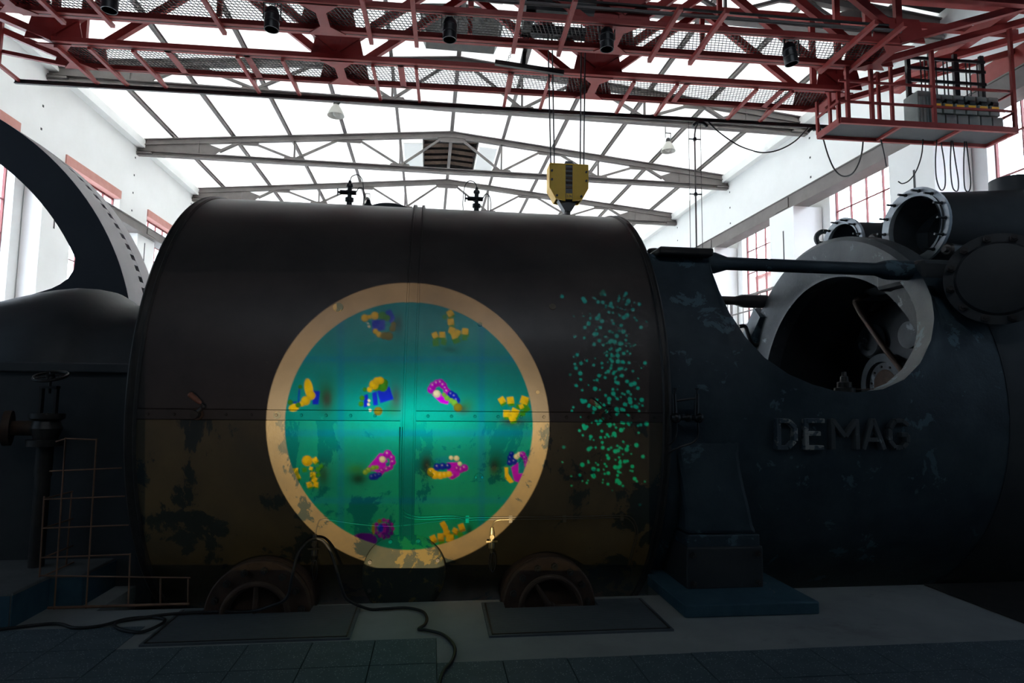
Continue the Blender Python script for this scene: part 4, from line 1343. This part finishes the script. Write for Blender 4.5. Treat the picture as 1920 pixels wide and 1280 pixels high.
for z in (bz0 + .72, bz0 + .98, bz0 + 1.2, bz0 + 1.38):
    put('busbar_rack', MB().bar((bx0 + .05, py1 - .15, z), (bx1, py1 - .15, z), .03, .05), M['blackmetal'], rb)
for x in (bx0 + .08, bx0 + .5, bx0 + .95, bx1 - .05):
    put('rack_post', MB().bar((x, py1 - .13, bz0 + .5), (x, py1 - .13, bz0 + 1.5), .07, .05), M['blackmetal'], rb)

# ---- hook block on its ropes
HYc = 9.38
q0, q1 = atC(1031, 306, Y=HYc - .14), atC(1103, 378, Y=HYc - .14)
hx0, hx1, hzt, hzb = q0[0], q1[0], q0[2], q1[2]
hc = (hx0 + hx1) / 2
hb = thing('hook_block', 'yellow hook block with a black centre strip hanging on steel ropes', 'hook block', (hc, HYc, hzb - .25), None, CR)
h = hzt - hzb
pr = [(hx0, hzt), (hx1, hzt), (hx1, hzb + .36 * h), (hx1 - .10, hzb + .05 * h), (hc + .07, hzb), (hc - .07, hzb), (hx0 + .10, hzb + .05 * h), (hx0, hzb + .36 * h)]
for k in (-1, 1):
    side = [(x, z) for x, z in pr if (x - hc) * k > 0]
    ins = [(hc + k * .055, hzt), (hc + k * .055, hzb)]
    poly = [ins[0]] + sorted([p for p in side], key=lambda p: -p[1]) + [ins[1]]
    # order: top inner, top outer, side, lower corner, bottom inner
    o_ = [(hc + k * .055, hzt), (hc + k * .305, hzt), (hc + k * .305, hzb + .36 * h), (hc + k * .205, hzb + .05 * h), (hc + k * .055, hzb)]
    ck = put('cheek_plate', MB().prism(o_, HYc - .14, HYc - .12), M['yellow'], hb)
    put('cheek_plate', MB().prism(o_, HYc + .12, HYc + .14), M['yellow'], hb)
    put('side_cover', MB().prism([(hc + k * .295, hzt), (hc + k * .305, hzt), (hc + k * .305, hzb + .36 * h), (hc + k * .205, hzb + .05 * h), (hc + k * .195, hzb + .055 * h), (hc + k * .295, hzb + .37 * h)], HYc - .14, HYc + .14), M['yellow'], hb)
    for dz in (.80, .56, .13):
        put('bolt', MB().lathe([(-.03, .001), (-.03, .015), (0, .018)], (hc + k * (.27 if dz > .2 else .19), HYc - .142, hzb + dz * h), (0, 1, 0), 8), M['steel_dark'], ck)
put('top_strip', MB().box((hx0, HYc - .15, hzt - .012), (hx1, HYc + .15, hzt + .004)), M['yellow'], hb)
put('sheave', MB().lathe([(-.05, .001), (-.05, .22), (0, .19), (.05, .22), (.05, .001)], (hc, HYc, hzt - .26), (0, 1, 0), 28), M['steel_dark'], hb)
cs = put('centre_strip', MB().box((hc - .056, HYc - .135, hzb + .02), (hc + .056, HYc + .135, hzt + .05)), M['blackmetal'], hb)
for i in range(5):
    z = hzt - .06 - .075 * i
    put('greasy_link', MB().box((hc - .05, HYc - .142, z - .028), (hc + .05, HYc - .134, z + .012)), M['rust'], cs)
put('lower_fork', MB().prism([(hc - .16, hzb + .04), (hc + .16, hzb + .04), (hc + .05, hzb - .14), (hc - .05, hzb - .14)], HYc - .08, HYc + .08), M['blackmetal'], hb)
put('shank', MB().lathe([(0, .05), (-.12, .05), (-.13, .04), (-.22, .035), (-.22, .001)], (hc, HYc, hzb - .10), (0, 0, 1), 16), M['grey_steel'], hb)
hk = [(hc + .11 * math.sin(a), HYc, hzb - .42 + .11 * math.cos(a)) for a in np.linspace(0, 4.4, 16)]
put('hook', MB().tube([(hc, HYc, hzb - .30)] + hk, [.035] + list(np.linspace(.036, .016, 16)), 10), M['steel_dark'], hb)
lz = hzb + .07
lbp = put('load_label', MB().box((hc - .048, HYc - .148, lz - .045), (hc + .048, HYc - .140, lz + .048)), M['yellow'], hb, bevel=.01, label='yellow load plate reading 2,0t')
cu = bpy.data.curves.new('load_text', 'FONT')
cu.body = '2,0t'
cu.size = .055
cu.align_x = 'CENTER'
cu.align_y = 'CENTER'
cu.extrude = .001
to = bpy.data.objects.new('lettering', cu)
COL.objects.link(to)
me = bpy.data.meshes.new_from_object(to)
bpy.data.objects.remove(to)
me.materials.clear()
me.materials.append(M['blackmetal'])
piece('lettering', me, lbp, (hc, HYc - .1495, lz), (math.pi / 2, 0, 0))
for s, xt, xb_ in ((-1, atC(1030, 95, Y=HYc)[0], atC(1036.5, 305, Y=HYc)[0]), (1, atC(1094, 95, Y=HYc)[0], atC(1091, 305, Y=HYc)[0])):
    for k in (-.028, .028):
        put('rope', MB().tube([(xb_ + k, HYc, hzt - .1), (xt + k * 1.2, HYc, ZB + .76)], .011, 8), M['black'], hb)

# ---- stage lights clamped under the near walkway
for (px, py), near in zip(((205, 20), (509, 56), (843, 75), (1138, 93), (1485, 120)), ('beside the riveted crane corner', 'beside the riveted tie plate', 'under the dark roof vent', 'beside the hoist ropes', 'above the cable loops')):
    p = atC(px, py, Z=6.62)
    X, Y, Z = p[0], p[1], 6.62
    tl = (.0, .0, 0) if px < 1400 else (.18, 0, 0)
    t = thing('stage_light', 'black can stage light clamped under the crane walkway ' + near, 'spotlight', (X, Y, Z), 'stage lights on the crane', CR)
    axd = V(-tl[0], 0, 1.)
    put('can', MB().lathe([(.0, .088), (.0, .098), (.02, .100), (.10, .098), (.105, .104), (.12, .104), (.125, .098), (.20, .098), (.205, .104), (.22, .104), (.225, .098), (.28, .085), (.32, .055), (.335, .03), (.345, .001)], (X, Y, Z), axd, 24).lathe([(.0, .09), (.15, .088), (.15, .001)], (X, Y, Z), axd, 24), M['blackmetal'], t)
    put('yoke', MB().bar((X - .115, Y, Z + .15), (X - .115, Y, Z + .40), .012, .03).bar((X + .115, Y, Z + .15), (X + .115, Y, Z + .40), .012, .03).bar((X - .12, Y, Z + .395), (X + .12, Y, Z + .395), .03, .012), M['blackmetal'], t)
    put('clamp', MB().box((X - .03, Y - .03, Z + .375), (X + .03, Y + .03, Z + .405)).tube([(X + .05, Y, Z + .30), (X + .08, Y - .03, Z + .38)], .006, 6), M['blackmetal'], t)

# ---- festoon cables below the cable rail
ZR = ZB - .18


def festoon(name, pts, Y, r, label, cat='cable', group=None, n=6, org=None):
    P = [atC(x, y, Y=Y if not hasattr(Y, '__len__') else Y[0] + (Y[1] - Y[0]) * i / (len(pts) - 1)) for i, (x, y) in enumerate(pts)]
    if name == 'hanging_cable' or hasattr(Y, '__len__'):
        P[-1][2] = PZ + .03 if P[-1][2] > PZ - .35 else P[-1][2]
    if name == 'hanging_cable':
        P[0][2] = PZ + .03
    return single(name, MB().tube(dense(P, n), r, 8), M['black'], label, cat, P[0], group, CR, ang=60)


for px, py, lab in ((1312, 214, 'black cable saddle on the crane rail above the pendant hanger'), (1527, 230, 'black cable saddle on the crane rail beside the platform')):
    c_ = atC(px, py, Y=Y5)
    c_[2] = ZR - .02
    arc = [c_ + V(.15 * math.cos(a), 0, -.13 + .15 * math.sin(a)) for a in np.linspace(2.7, .4, 12)]
    t = thing('cable_saddle', lab, 'cable saddle', c_, 'cable saddles on the crane rail', CR)
    put('saddle', MB().tube(arc, .028, 8), M['blackmetal'], t)
    put('hanger', MB().bar(c_ + V(0, 0, -.02), c_ + V(0, 0, .06), .05, .05), M['blackmetal'], t)
festoon('trailing_cable', [(1322, 222), (1345, 245), (1380, 270), (1410, 282), (1432, 286), (1460, 281), (1490, 265), (1515, 240)], Y5, .013, 'black trailing cable sagging between the two rail saddles')
festoon('trailing_cable', [(1535, 230), (1544, 262), (1553, 292), (1565, 318), (1580, 330), (1597, 326), (1609, 308), (1616, 285), (1619, 262)], (Y5, py1 - .02), .013, 'black cable loop hanging between the rail saddle and the platform')
for pts, lab in (([(1650, 262), (1657, 285), (1662, 312)], 'single short black cable end hanging straight below the platform'), ([(1731, 268), (1728, 290), (1718, 320), (1705, 338), (1692, 344), (1684, 340)], 'black cable curling away below the platform'),
                 ([(1757, 268), (1754, 300), (1756, 335), (1764, 356), (1772, 348), (1771, 310), (1764, 270)], 'wide black cable loop below the platform'), ([(1784, 270), (1782, 310), (1786, 350), (1795, 358), (1797, 340), (1791, 300), (1786, 270)], 'middle black cable loop below the platform'),
                 ([(1809, 270), (1807, 310), (1809, 352), (1817, 358), (1820, 340), (1816, 300), (1812, 270)], 'narrow black cable loop below the platform')):
    festoon('hanging_cable', pts, py1 - .1, .010, lab, group='cables below the crane platform')
# pendant hanger: a pole with cross bars and two chains
c_ = atC(1302, 222, Y=Y5)
pd = thing('pendant_hanger', 'thin pole with cross bars and side chains hanging from the crane rail', 'hanger', (c_[0], Y5, atC(1302, 470, Y=Y5)[2]), None, CR)
zb_ = atC(1302, 478, Y=Y5)[2]
put('pole', MB().tube([(c_[0], Y5, zb_ - .4), (c_[0], Y5, ZR - .25), (c_[0] + .02, Y5, ZR - .12), (c_[0] + .08, Y5, ZR - .02)], .016, 8), M['grey_steel'], pd)
for py in (261, 364, 469):
    z = atC(1302, py, Y=Y5)[2]
    put('cross_bar', MB().bar((c_[0] - .12, Y5, z), (c_[0] + .12, Y5, z), .02, .02).box((c_[0] - .025, Y5 - .025, z - .03), (c_[0] + .025, Y5 + .025, z + .03)), M['blackmetal'], pd)
for k in (-1, 1):
    put('chain', MB().tube([(c_[0] + k * .115, Y5, zb_ - .3), (c_[0] + k * .115, Y5, ZR)], .006, 5), M['steel_dark'], pd)

# ---- bell lamps under the roof
for px, py, Y, top, lab in ((630, 207, TY[2], ZC - .05, 'enamel bell lamp under the truss nearest the crane rail'), (1253, 275, TY[2] + 1.6, None, 'enamel bell lamp on a bracket near the right-hand end of the roof'), (689, 382, TY[4], ZC - .05, 'small enamel bell lamp just above the cylinder crest')):
    p = atH(px, py, Y=Y)
    if 'bracket' in lab:
        lab = 'enamel bell lamp on a bracket above the pendant hanger'
    t = thing('bell_lamp', lab, 'lamp', p, 'bell lamps under the roof', True)
    put('shade', MB().lathe([(-.16, .235), (-.155, .24), (-.05, .20), (.05, .15), (.12, .10), (.16, .08), (.165, .06), (-.1, .2), (-.155, .225)], p, (0, 0, 1), 24), M['lamp_white'], t)
    put('bulb', MB().sphere(p + V(0, 0, -.08), .09), M['lamp_white'], t)
    put('socket', MB().lathe([(.15, .085), (.26, .075), (.30, .04), (.30, .001)], p, (0, 0, 1), 16), M['steel_dark'], t)
    zt = ztop(p[0]) + .1 if top is None else top
    put('hanger', MB().bar(p + V(-.09, 0, .3), p + V(-.09, 0, .46), .02, .02).bar(p + V(.09, 0, .2), p + V(.09, 0, .46), .02, .02).bar(p + V(-.1, 0, .46), p + V(.1, 0, .46), .03, .03).bar((p[0] - .09, p[1], p[2] + .46), (p[0] - .09, p[1], zt), .025, .025), M['steel_dark'], t)

# ================================================================== VIDEO PROJECTOR and its picture
# The lamp shines through a coloured slide; the picture is laid out for the curved cladding, as projection mapping does.
STEP = 1.5
gx = np.arange(272, 1217.1, STEP)
gy = np.arange(511, 1059.1, STEP)
GX, GY_ = np.meshgrid(gx, gy)
T = np.zeros(GX.shape + (3,))
v = np.clip((GY_ - 700) / 300, 0, 1)[..., None]
T[:] = np.array([.0150, .0120, .0118]) * (1 - v) + np.array([.0150, .0130, .0060]) * v


def over(mask, col):
    global T
    mk = np.clip(mask, 0, 1)[..., None]
    T = T * (1 - mk) + np.array(col) * mk


def soft(d, w=.9):
    return np.clip(.5 - d / (2 * w), 0, 1)


def ell(cx, cy, rx, ry=None, rot=0):
    ry = ry or rx
    c, s_ = math.cos(rot), math.sin(rot)
    x, y = (GX - cx) * c + (GY_ - cy) * s_, -(GX - cx) * s_ + (GY_ - cy) * c
    return (np.sqrt((x / rx) ** 2 + (y / ry) ** 2) - 1) * min(rx, ry)


# green dots scattered to the side
for i in range(340):
    x = rng.normal(1148, 38)
    y = rng.uniform(548, 912)
    if not 1052 < x < 1213:
        continue
    r = rng.choice([1.4, 2.0, 2.6, 3.3, 4.0], p=[.22, .24, .22, .2, .12])
    t = (y - 548) / 360
    over(soft(ell(x, y, r)), (.0, .50 + .05 * t, .46 - .18 * t))
for x, y, r in ((1131, 547, 4), (1128, 551, 3.5), (1069, 702, 2.6), (1057, 838, 3), (1200, 946, 2), (1148, 919, 1.3)):
    over(soft(ell(x, y, r)), (.0, .20, .14))

# ring and disc
ring = ell(764.5, 797, 265.5, 267)
disc_ = ell(766.5, 797, 232.5, 231)
over(soft(ring), (.66, .49, .26))
hh = np.clip((GY_ - 566) / 462, 0, 1)[..., None]
top_, bot_ = np.array([.0, .29, .30]), np.array([.0, .33, .17])      # even picture: teal above, greener below
dc = top_ + (bot_ - top_) * hh
INNER = T.copy()
INNER[:] = dc
T, KEEP = INNER, T
for x in (639, 903):
    over(.42 * soft(np.abs(GX - x) - 6, 2), (.0, .17, .42))
for y in (673, 812, 938):
    over(.42 * soft(np.abs(GY_ - y) - 6, 2), (.0, .22, .46))

YEL, GRN, BLU, PUR, CRM, CYN, OLV, BRN = (.95, .62, .005), (.05, .30, .008), (.004, .02, .50), (.52, .0, .62), (.95, .86, .52), (.0, .25, .30), (.22, .20, .01), (.05, .035, .03)


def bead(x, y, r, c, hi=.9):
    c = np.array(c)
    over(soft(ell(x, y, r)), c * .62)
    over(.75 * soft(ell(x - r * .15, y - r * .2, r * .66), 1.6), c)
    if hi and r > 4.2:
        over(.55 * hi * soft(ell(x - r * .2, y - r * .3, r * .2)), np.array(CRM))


def beads(lst, c, hi=0.):
    for x, y, r in lst:
        bead(x, y, r, c, hi)


def poly(pts, c):
    d = None
    n = len(pts)
    cx, cy = sum(p[0] for p in pts) / n, sum(p[1] for p in pts) / n
    for i in range(n):
        (x0, y0), (x1, y1) = pts[i], pts[(i + 1) % n]
        nx, ny = y1 - y0, x0 - x1
        L = math.hypot(nx, ny)
        e = ((GX - x0) * nx + (GY_ - y0) * ny) / L
        if ((cx - x0) * nx + (cy - y0) * ny) > 0:
            e = -e
        d = e if d is None else np.maximum(d, e)
    over(soft(d), c)


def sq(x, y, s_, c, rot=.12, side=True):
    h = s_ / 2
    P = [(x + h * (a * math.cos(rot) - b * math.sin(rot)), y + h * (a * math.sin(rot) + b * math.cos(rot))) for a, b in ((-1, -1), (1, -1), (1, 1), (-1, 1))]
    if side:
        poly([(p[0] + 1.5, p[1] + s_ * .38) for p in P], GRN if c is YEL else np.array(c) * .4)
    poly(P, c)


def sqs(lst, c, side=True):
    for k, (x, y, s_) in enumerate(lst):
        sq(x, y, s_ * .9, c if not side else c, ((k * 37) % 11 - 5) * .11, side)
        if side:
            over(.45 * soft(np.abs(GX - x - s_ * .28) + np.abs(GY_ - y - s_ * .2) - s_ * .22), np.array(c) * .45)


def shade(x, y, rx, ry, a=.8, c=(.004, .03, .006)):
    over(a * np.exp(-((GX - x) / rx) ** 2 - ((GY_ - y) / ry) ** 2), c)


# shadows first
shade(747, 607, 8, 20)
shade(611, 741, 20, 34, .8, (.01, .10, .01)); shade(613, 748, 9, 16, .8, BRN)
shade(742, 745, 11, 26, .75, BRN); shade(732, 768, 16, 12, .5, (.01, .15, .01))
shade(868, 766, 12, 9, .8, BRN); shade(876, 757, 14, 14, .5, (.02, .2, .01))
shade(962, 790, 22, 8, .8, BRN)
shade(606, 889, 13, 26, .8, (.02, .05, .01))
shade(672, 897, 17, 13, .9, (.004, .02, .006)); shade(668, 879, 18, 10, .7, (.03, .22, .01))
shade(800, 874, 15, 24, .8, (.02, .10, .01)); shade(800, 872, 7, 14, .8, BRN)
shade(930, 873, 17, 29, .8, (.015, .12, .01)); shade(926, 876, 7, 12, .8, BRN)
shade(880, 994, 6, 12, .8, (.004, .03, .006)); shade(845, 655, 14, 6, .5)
# 1 bead ring with blue squares
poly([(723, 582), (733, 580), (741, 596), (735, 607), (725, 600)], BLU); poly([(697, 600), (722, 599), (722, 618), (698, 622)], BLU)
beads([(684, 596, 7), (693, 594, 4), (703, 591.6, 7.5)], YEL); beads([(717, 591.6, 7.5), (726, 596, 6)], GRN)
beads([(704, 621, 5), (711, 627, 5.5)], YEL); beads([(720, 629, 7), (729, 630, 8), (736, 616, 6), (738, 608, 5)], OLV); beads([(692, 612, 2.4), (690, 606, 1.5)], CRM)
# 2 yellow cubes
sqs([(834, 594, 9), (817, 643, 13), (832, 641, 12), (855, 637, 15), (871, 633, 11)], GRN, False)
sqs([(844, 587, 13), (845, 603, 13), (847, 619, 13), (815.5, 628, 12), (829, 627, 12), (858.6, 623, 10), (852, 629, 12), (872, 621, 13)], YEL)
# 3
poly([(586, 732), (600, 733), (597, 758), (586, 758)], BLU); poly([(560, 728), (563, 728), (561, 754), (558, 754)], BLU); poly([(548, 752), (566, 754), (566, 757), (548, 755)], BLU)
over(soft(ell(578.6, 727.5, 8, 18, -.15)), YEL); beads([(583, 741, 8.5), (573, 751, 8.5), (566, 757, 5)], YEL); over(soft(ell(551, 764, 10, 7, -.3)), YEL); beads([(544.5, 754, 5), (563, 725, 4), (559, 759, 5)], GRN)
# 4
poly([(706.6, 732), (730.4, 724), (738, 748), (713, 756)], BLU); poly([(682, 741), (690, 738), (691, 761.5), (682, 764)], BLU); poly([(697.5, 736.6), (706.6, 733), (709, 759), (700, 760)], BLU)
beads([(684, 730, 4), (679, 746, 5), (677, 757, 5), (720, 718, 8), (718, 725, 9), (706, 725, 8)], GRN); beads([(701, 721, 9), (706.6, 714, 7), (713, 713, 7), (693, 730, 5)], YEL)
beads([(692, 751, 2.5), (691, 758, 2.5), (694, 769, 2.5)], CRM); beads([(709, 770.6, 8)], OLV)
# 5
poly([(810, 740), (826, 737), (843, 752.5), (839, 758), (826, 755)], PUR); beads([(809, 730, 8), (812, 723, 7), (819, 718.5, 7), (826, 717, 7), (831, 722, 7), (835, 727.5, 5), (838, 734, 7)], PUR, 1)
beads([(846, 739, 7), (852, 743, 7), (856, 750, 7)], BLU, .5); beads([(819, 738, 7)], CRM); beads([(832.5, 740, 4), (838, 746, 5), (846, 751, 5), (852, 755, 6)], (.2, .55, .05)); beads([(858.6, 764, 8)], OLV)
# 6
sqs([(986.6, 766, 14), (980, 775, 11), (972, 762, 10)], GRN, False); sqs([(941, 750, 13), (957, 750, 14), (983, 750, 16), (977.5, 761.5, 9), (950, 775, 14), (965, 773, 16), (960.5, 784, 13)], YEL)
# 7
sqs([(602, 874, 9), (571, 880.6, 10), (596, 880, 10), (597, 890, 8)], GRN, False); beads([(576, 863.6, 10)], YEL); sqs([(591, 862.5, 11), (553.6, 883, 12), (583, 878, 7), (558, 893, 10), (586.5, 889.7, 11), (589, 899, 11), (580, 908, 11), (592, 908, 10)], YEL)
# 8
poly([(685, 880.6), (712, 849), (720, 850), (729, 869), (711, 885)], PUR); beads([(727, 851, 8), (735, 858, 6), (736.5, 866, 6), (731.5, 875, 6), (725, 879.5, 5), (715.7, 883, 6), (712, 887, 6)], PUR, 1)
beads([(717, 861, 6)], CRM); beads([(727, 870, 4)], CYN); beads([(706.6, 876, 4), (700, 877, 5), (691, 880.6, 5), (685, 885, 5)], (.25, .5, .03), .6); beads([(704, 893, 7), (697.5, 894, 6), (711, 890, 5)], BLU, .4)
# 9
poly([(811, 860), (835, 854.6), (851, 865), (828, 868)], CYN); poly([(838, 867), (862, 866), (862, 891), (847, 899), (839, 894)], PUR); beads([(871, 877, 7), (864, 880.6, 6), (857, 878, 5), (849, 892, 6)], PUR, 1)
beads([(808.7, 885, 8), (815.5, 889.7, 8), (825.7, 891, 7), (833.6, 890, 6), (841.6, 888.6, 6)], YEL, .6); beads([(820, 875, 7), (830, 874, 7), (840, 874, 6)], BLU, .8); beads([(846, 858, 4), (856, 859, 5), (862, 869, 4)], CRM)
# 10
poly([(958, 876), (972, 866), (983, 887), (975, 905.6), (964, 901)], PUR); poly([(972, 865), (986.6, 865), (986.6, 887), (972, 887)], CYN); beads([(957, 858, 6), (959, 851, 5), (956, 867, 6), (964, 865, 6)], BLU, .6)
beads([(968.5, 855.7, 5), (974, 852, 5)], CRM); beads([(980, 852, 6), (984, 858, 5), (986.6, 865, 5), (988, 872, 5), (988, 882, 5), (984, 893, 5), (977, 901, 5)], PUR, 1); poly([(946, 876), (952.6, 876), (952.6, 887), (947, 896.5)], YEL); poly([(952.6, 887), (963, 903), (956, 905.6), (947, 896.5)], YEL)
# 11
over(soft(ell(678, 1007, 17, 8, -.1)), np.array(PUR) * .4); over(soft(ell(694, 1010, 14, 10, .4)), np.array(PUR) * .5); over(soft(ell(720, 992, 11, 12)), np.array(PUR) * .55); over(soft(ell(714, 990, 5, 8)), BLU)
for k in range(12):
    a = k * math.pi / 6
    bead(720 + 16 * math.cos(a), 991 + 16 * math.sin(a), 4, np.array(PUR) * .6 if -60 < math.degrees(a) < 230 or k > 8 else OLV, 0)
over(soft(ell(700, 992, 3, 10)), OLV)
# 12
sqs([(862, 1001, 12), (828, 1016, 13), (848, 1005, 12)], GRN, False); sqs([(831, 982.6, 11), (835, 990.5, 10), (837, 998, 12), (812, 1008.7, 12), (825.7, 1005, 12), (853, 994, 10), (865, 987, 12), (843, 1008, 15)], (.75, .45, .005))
INNER, T = T, KEEP
mk = soft(disc_)[..., None]
T = T * (1 - mk) + INNER * mk

# slide vertices: every picture point, seen from the lamp, drawn on a plane close to the lamp
aim = hit(744, 805) - PROJ
aim /= np.linalg.norm(aim)
SD = .25
ny, nx = GX.shape
D = (BM[0][None, None] + BM[1][None, None] * ((GX - 960) / FPX)[..., None] - BM[2][None, None] * ((GY_ - 640) / FPX)[..., None])
qa = D[..., 1] ** 2 + D[..., 2] ** 2
qb = 2 * (D[..., 1] * (EYE[1] - AY) + D[..., 2] * (EYE[2] - AZ))
qc = (EYE[1] - AY) ** 2 + (EYE[2] - AZ) ** 2 - RC ** 2
tt = (-qb - np.sqrt(np.maximum(qb * qb - 4 * qa * qc, 0))) / (2 * qa)
Pw = EYE + D * tt[..., None]
L_ = Pw - PROJ
SV = PROJ + L_ * (SD / (L_ @ aim))[..., None]
base_ = V(PROJ[0], PROJ[1], 0)
proj = thing('video_projector', 'black video projector on a tripod throwing the round picture onto the cylinder', 'projector', base_)
me = bpy.data.meshes.new('picture_slide')
idx = np.arange(ny * nx).reshape(ny, nx)
F4 = np.stack([idx[:-1, :-1], idx[:-1, 1:], idx[1:, 1:], idx[1:, :-1]], -1).reshape(-1, 4)
me.vertices.add(ny * nx)
me.vertices.foreach_set('co', (SV - base_).reshape(-1).astype(np.float32))
me.loops.add(F4.size)
me.loops.foreach_set('vertex_index', F4.reshape(-1).astype(np.int32))
me.polygons.add(len(F4))
me.polygons.foreach_set('loop_start', np.arange(0, F4.size, 4, dtype=np.int32))
me.update(calc_edges=True)
ca = me.color_attributes.new('slide', 'FLOAT_COLOR', 'POINT')
ca.data.foreach_set('color', np.concatenate([T, np.ones((ny, nx, 1))], -1).reshape(-1).astype(np.float32))
m, nt, b = newmat('projector_slide')
at_ = nt.nodes.new('ShaderNodeVertexColor')
at_.layer_name = 'slide'
tr = nt.nodes.new('ShaderNodeBsdfTransparent')
nt.links.new(at_.outputs[0], tr.inputs[0])
nt.links.new(tr.outputs[0], nt.nodes['Material Output'].inputs[0])
me.materials.append(m)
so = bpy.data.objects.new('picture_slide', me)
COL.objects.link(so)
so.parent = proj
# slide mount around the picture, housing round the lamp
loop = list(SV[0, :]) + list(SV[1:, -1]) + list(SV[-1, -2::-1]) + list(SV[-2:0:-1, 0])
loop = loop[::6]
loop = list(SV[0, ::8]) + [SV[0, -1]] + list(SV[::8, -1])[1:] + [SV[-1, -1]] + list(SV[-1, ::-8])[1:] + [SV[-1, 0]] + list(SV[::-8, 0])[1:]
ctr = PROJ + aim * SD
loop_o = [ctr + (p - ctr) * 1.9 for p in loop]
n = len(loop)
put('slide_mount', MB().add(loop + loop_o, [(i, (i + 1) % n, n + (i + 1) % n, n + i) for i in range(n)]), M['blackmetal'], proj)
up_ = V(0, 0, 1)
rt = np.cross(aim, up_)
rt /= np.linalg.norm(rt)
uu = np.cross(rt, aim)
hw_, hh_ = .24, .16
def corner(a, i, j):
    return PROJ + aim * a + rt * i * hw_ + uu * j * hh_
vs = [corner(a, i, j) for a in (-.16, SD + .012) for i, j in ((-1, -1), (1, -1), (1, 1), (-1, 1))]
put('housing', MB().add(vs, [(0, 1, 2, 3), (0, 4, 5, 1), (1, 5, 6, 2), (2, 6, 7, 3), (3, 7, 4, 0)]), M['blackmetal'], proj)
lo = [ctr + (p - ctr) * 1.88 + aim * .001 for p in loop]
ro = []
for p in lo:
    d = p - ctr
    k = min(hw_ / max(abs(d @ rt), 1e-6), hh_ / max(abs(d @ uu), 1e-6))
    ro.append(ctr + d * k + aim * .001)
put('front_bezel', MB().add(lo + ro, [(i, (i + 1) % n, n + (i + 1) % n, n + i) for i in range(n)]), M['blackmetal'], proj)
hd = PROJ - uu * (hh_ + .0)
put('tripod_head', MB().tube([hd + V(0, 0, .0), hd + V(0, 0, -.12)], .05, 16), M['blackmetal'], proj)
for k in range(3):
    a = math.pi / 2 + .5 + k * 2 * math.pi / 3
    put('leg', MB().tube([hd + V(.03 * math.cos(a), .03 * math.sin(a), -.10), (hd[0] + .38 * math.cos(a), hd[1] + .38 * math.sin(a), .004)], [.016, .011], 8), M['blackmetal'], proj)
ld = bpy.data.lights.new('projector_lamp_offscreen', 'SPOT')
ld.energy = PROJ_POWER
ld.spot_size = math.radians(62)
ld.spot_blend = .02
ld.shadow_soft_size = 0
ld.use_soft_falloff = False
lo_ = bpy.data.objects.new('projector_lamp_offscreen', ld)
COL.objects.link(lo_)
lo_.parent = proj
q = Vector(aim).to_track_quat('-Z', 'Y')
lo_.rotation_euler = q.to_euler()
lo_.location = PROJ - base_
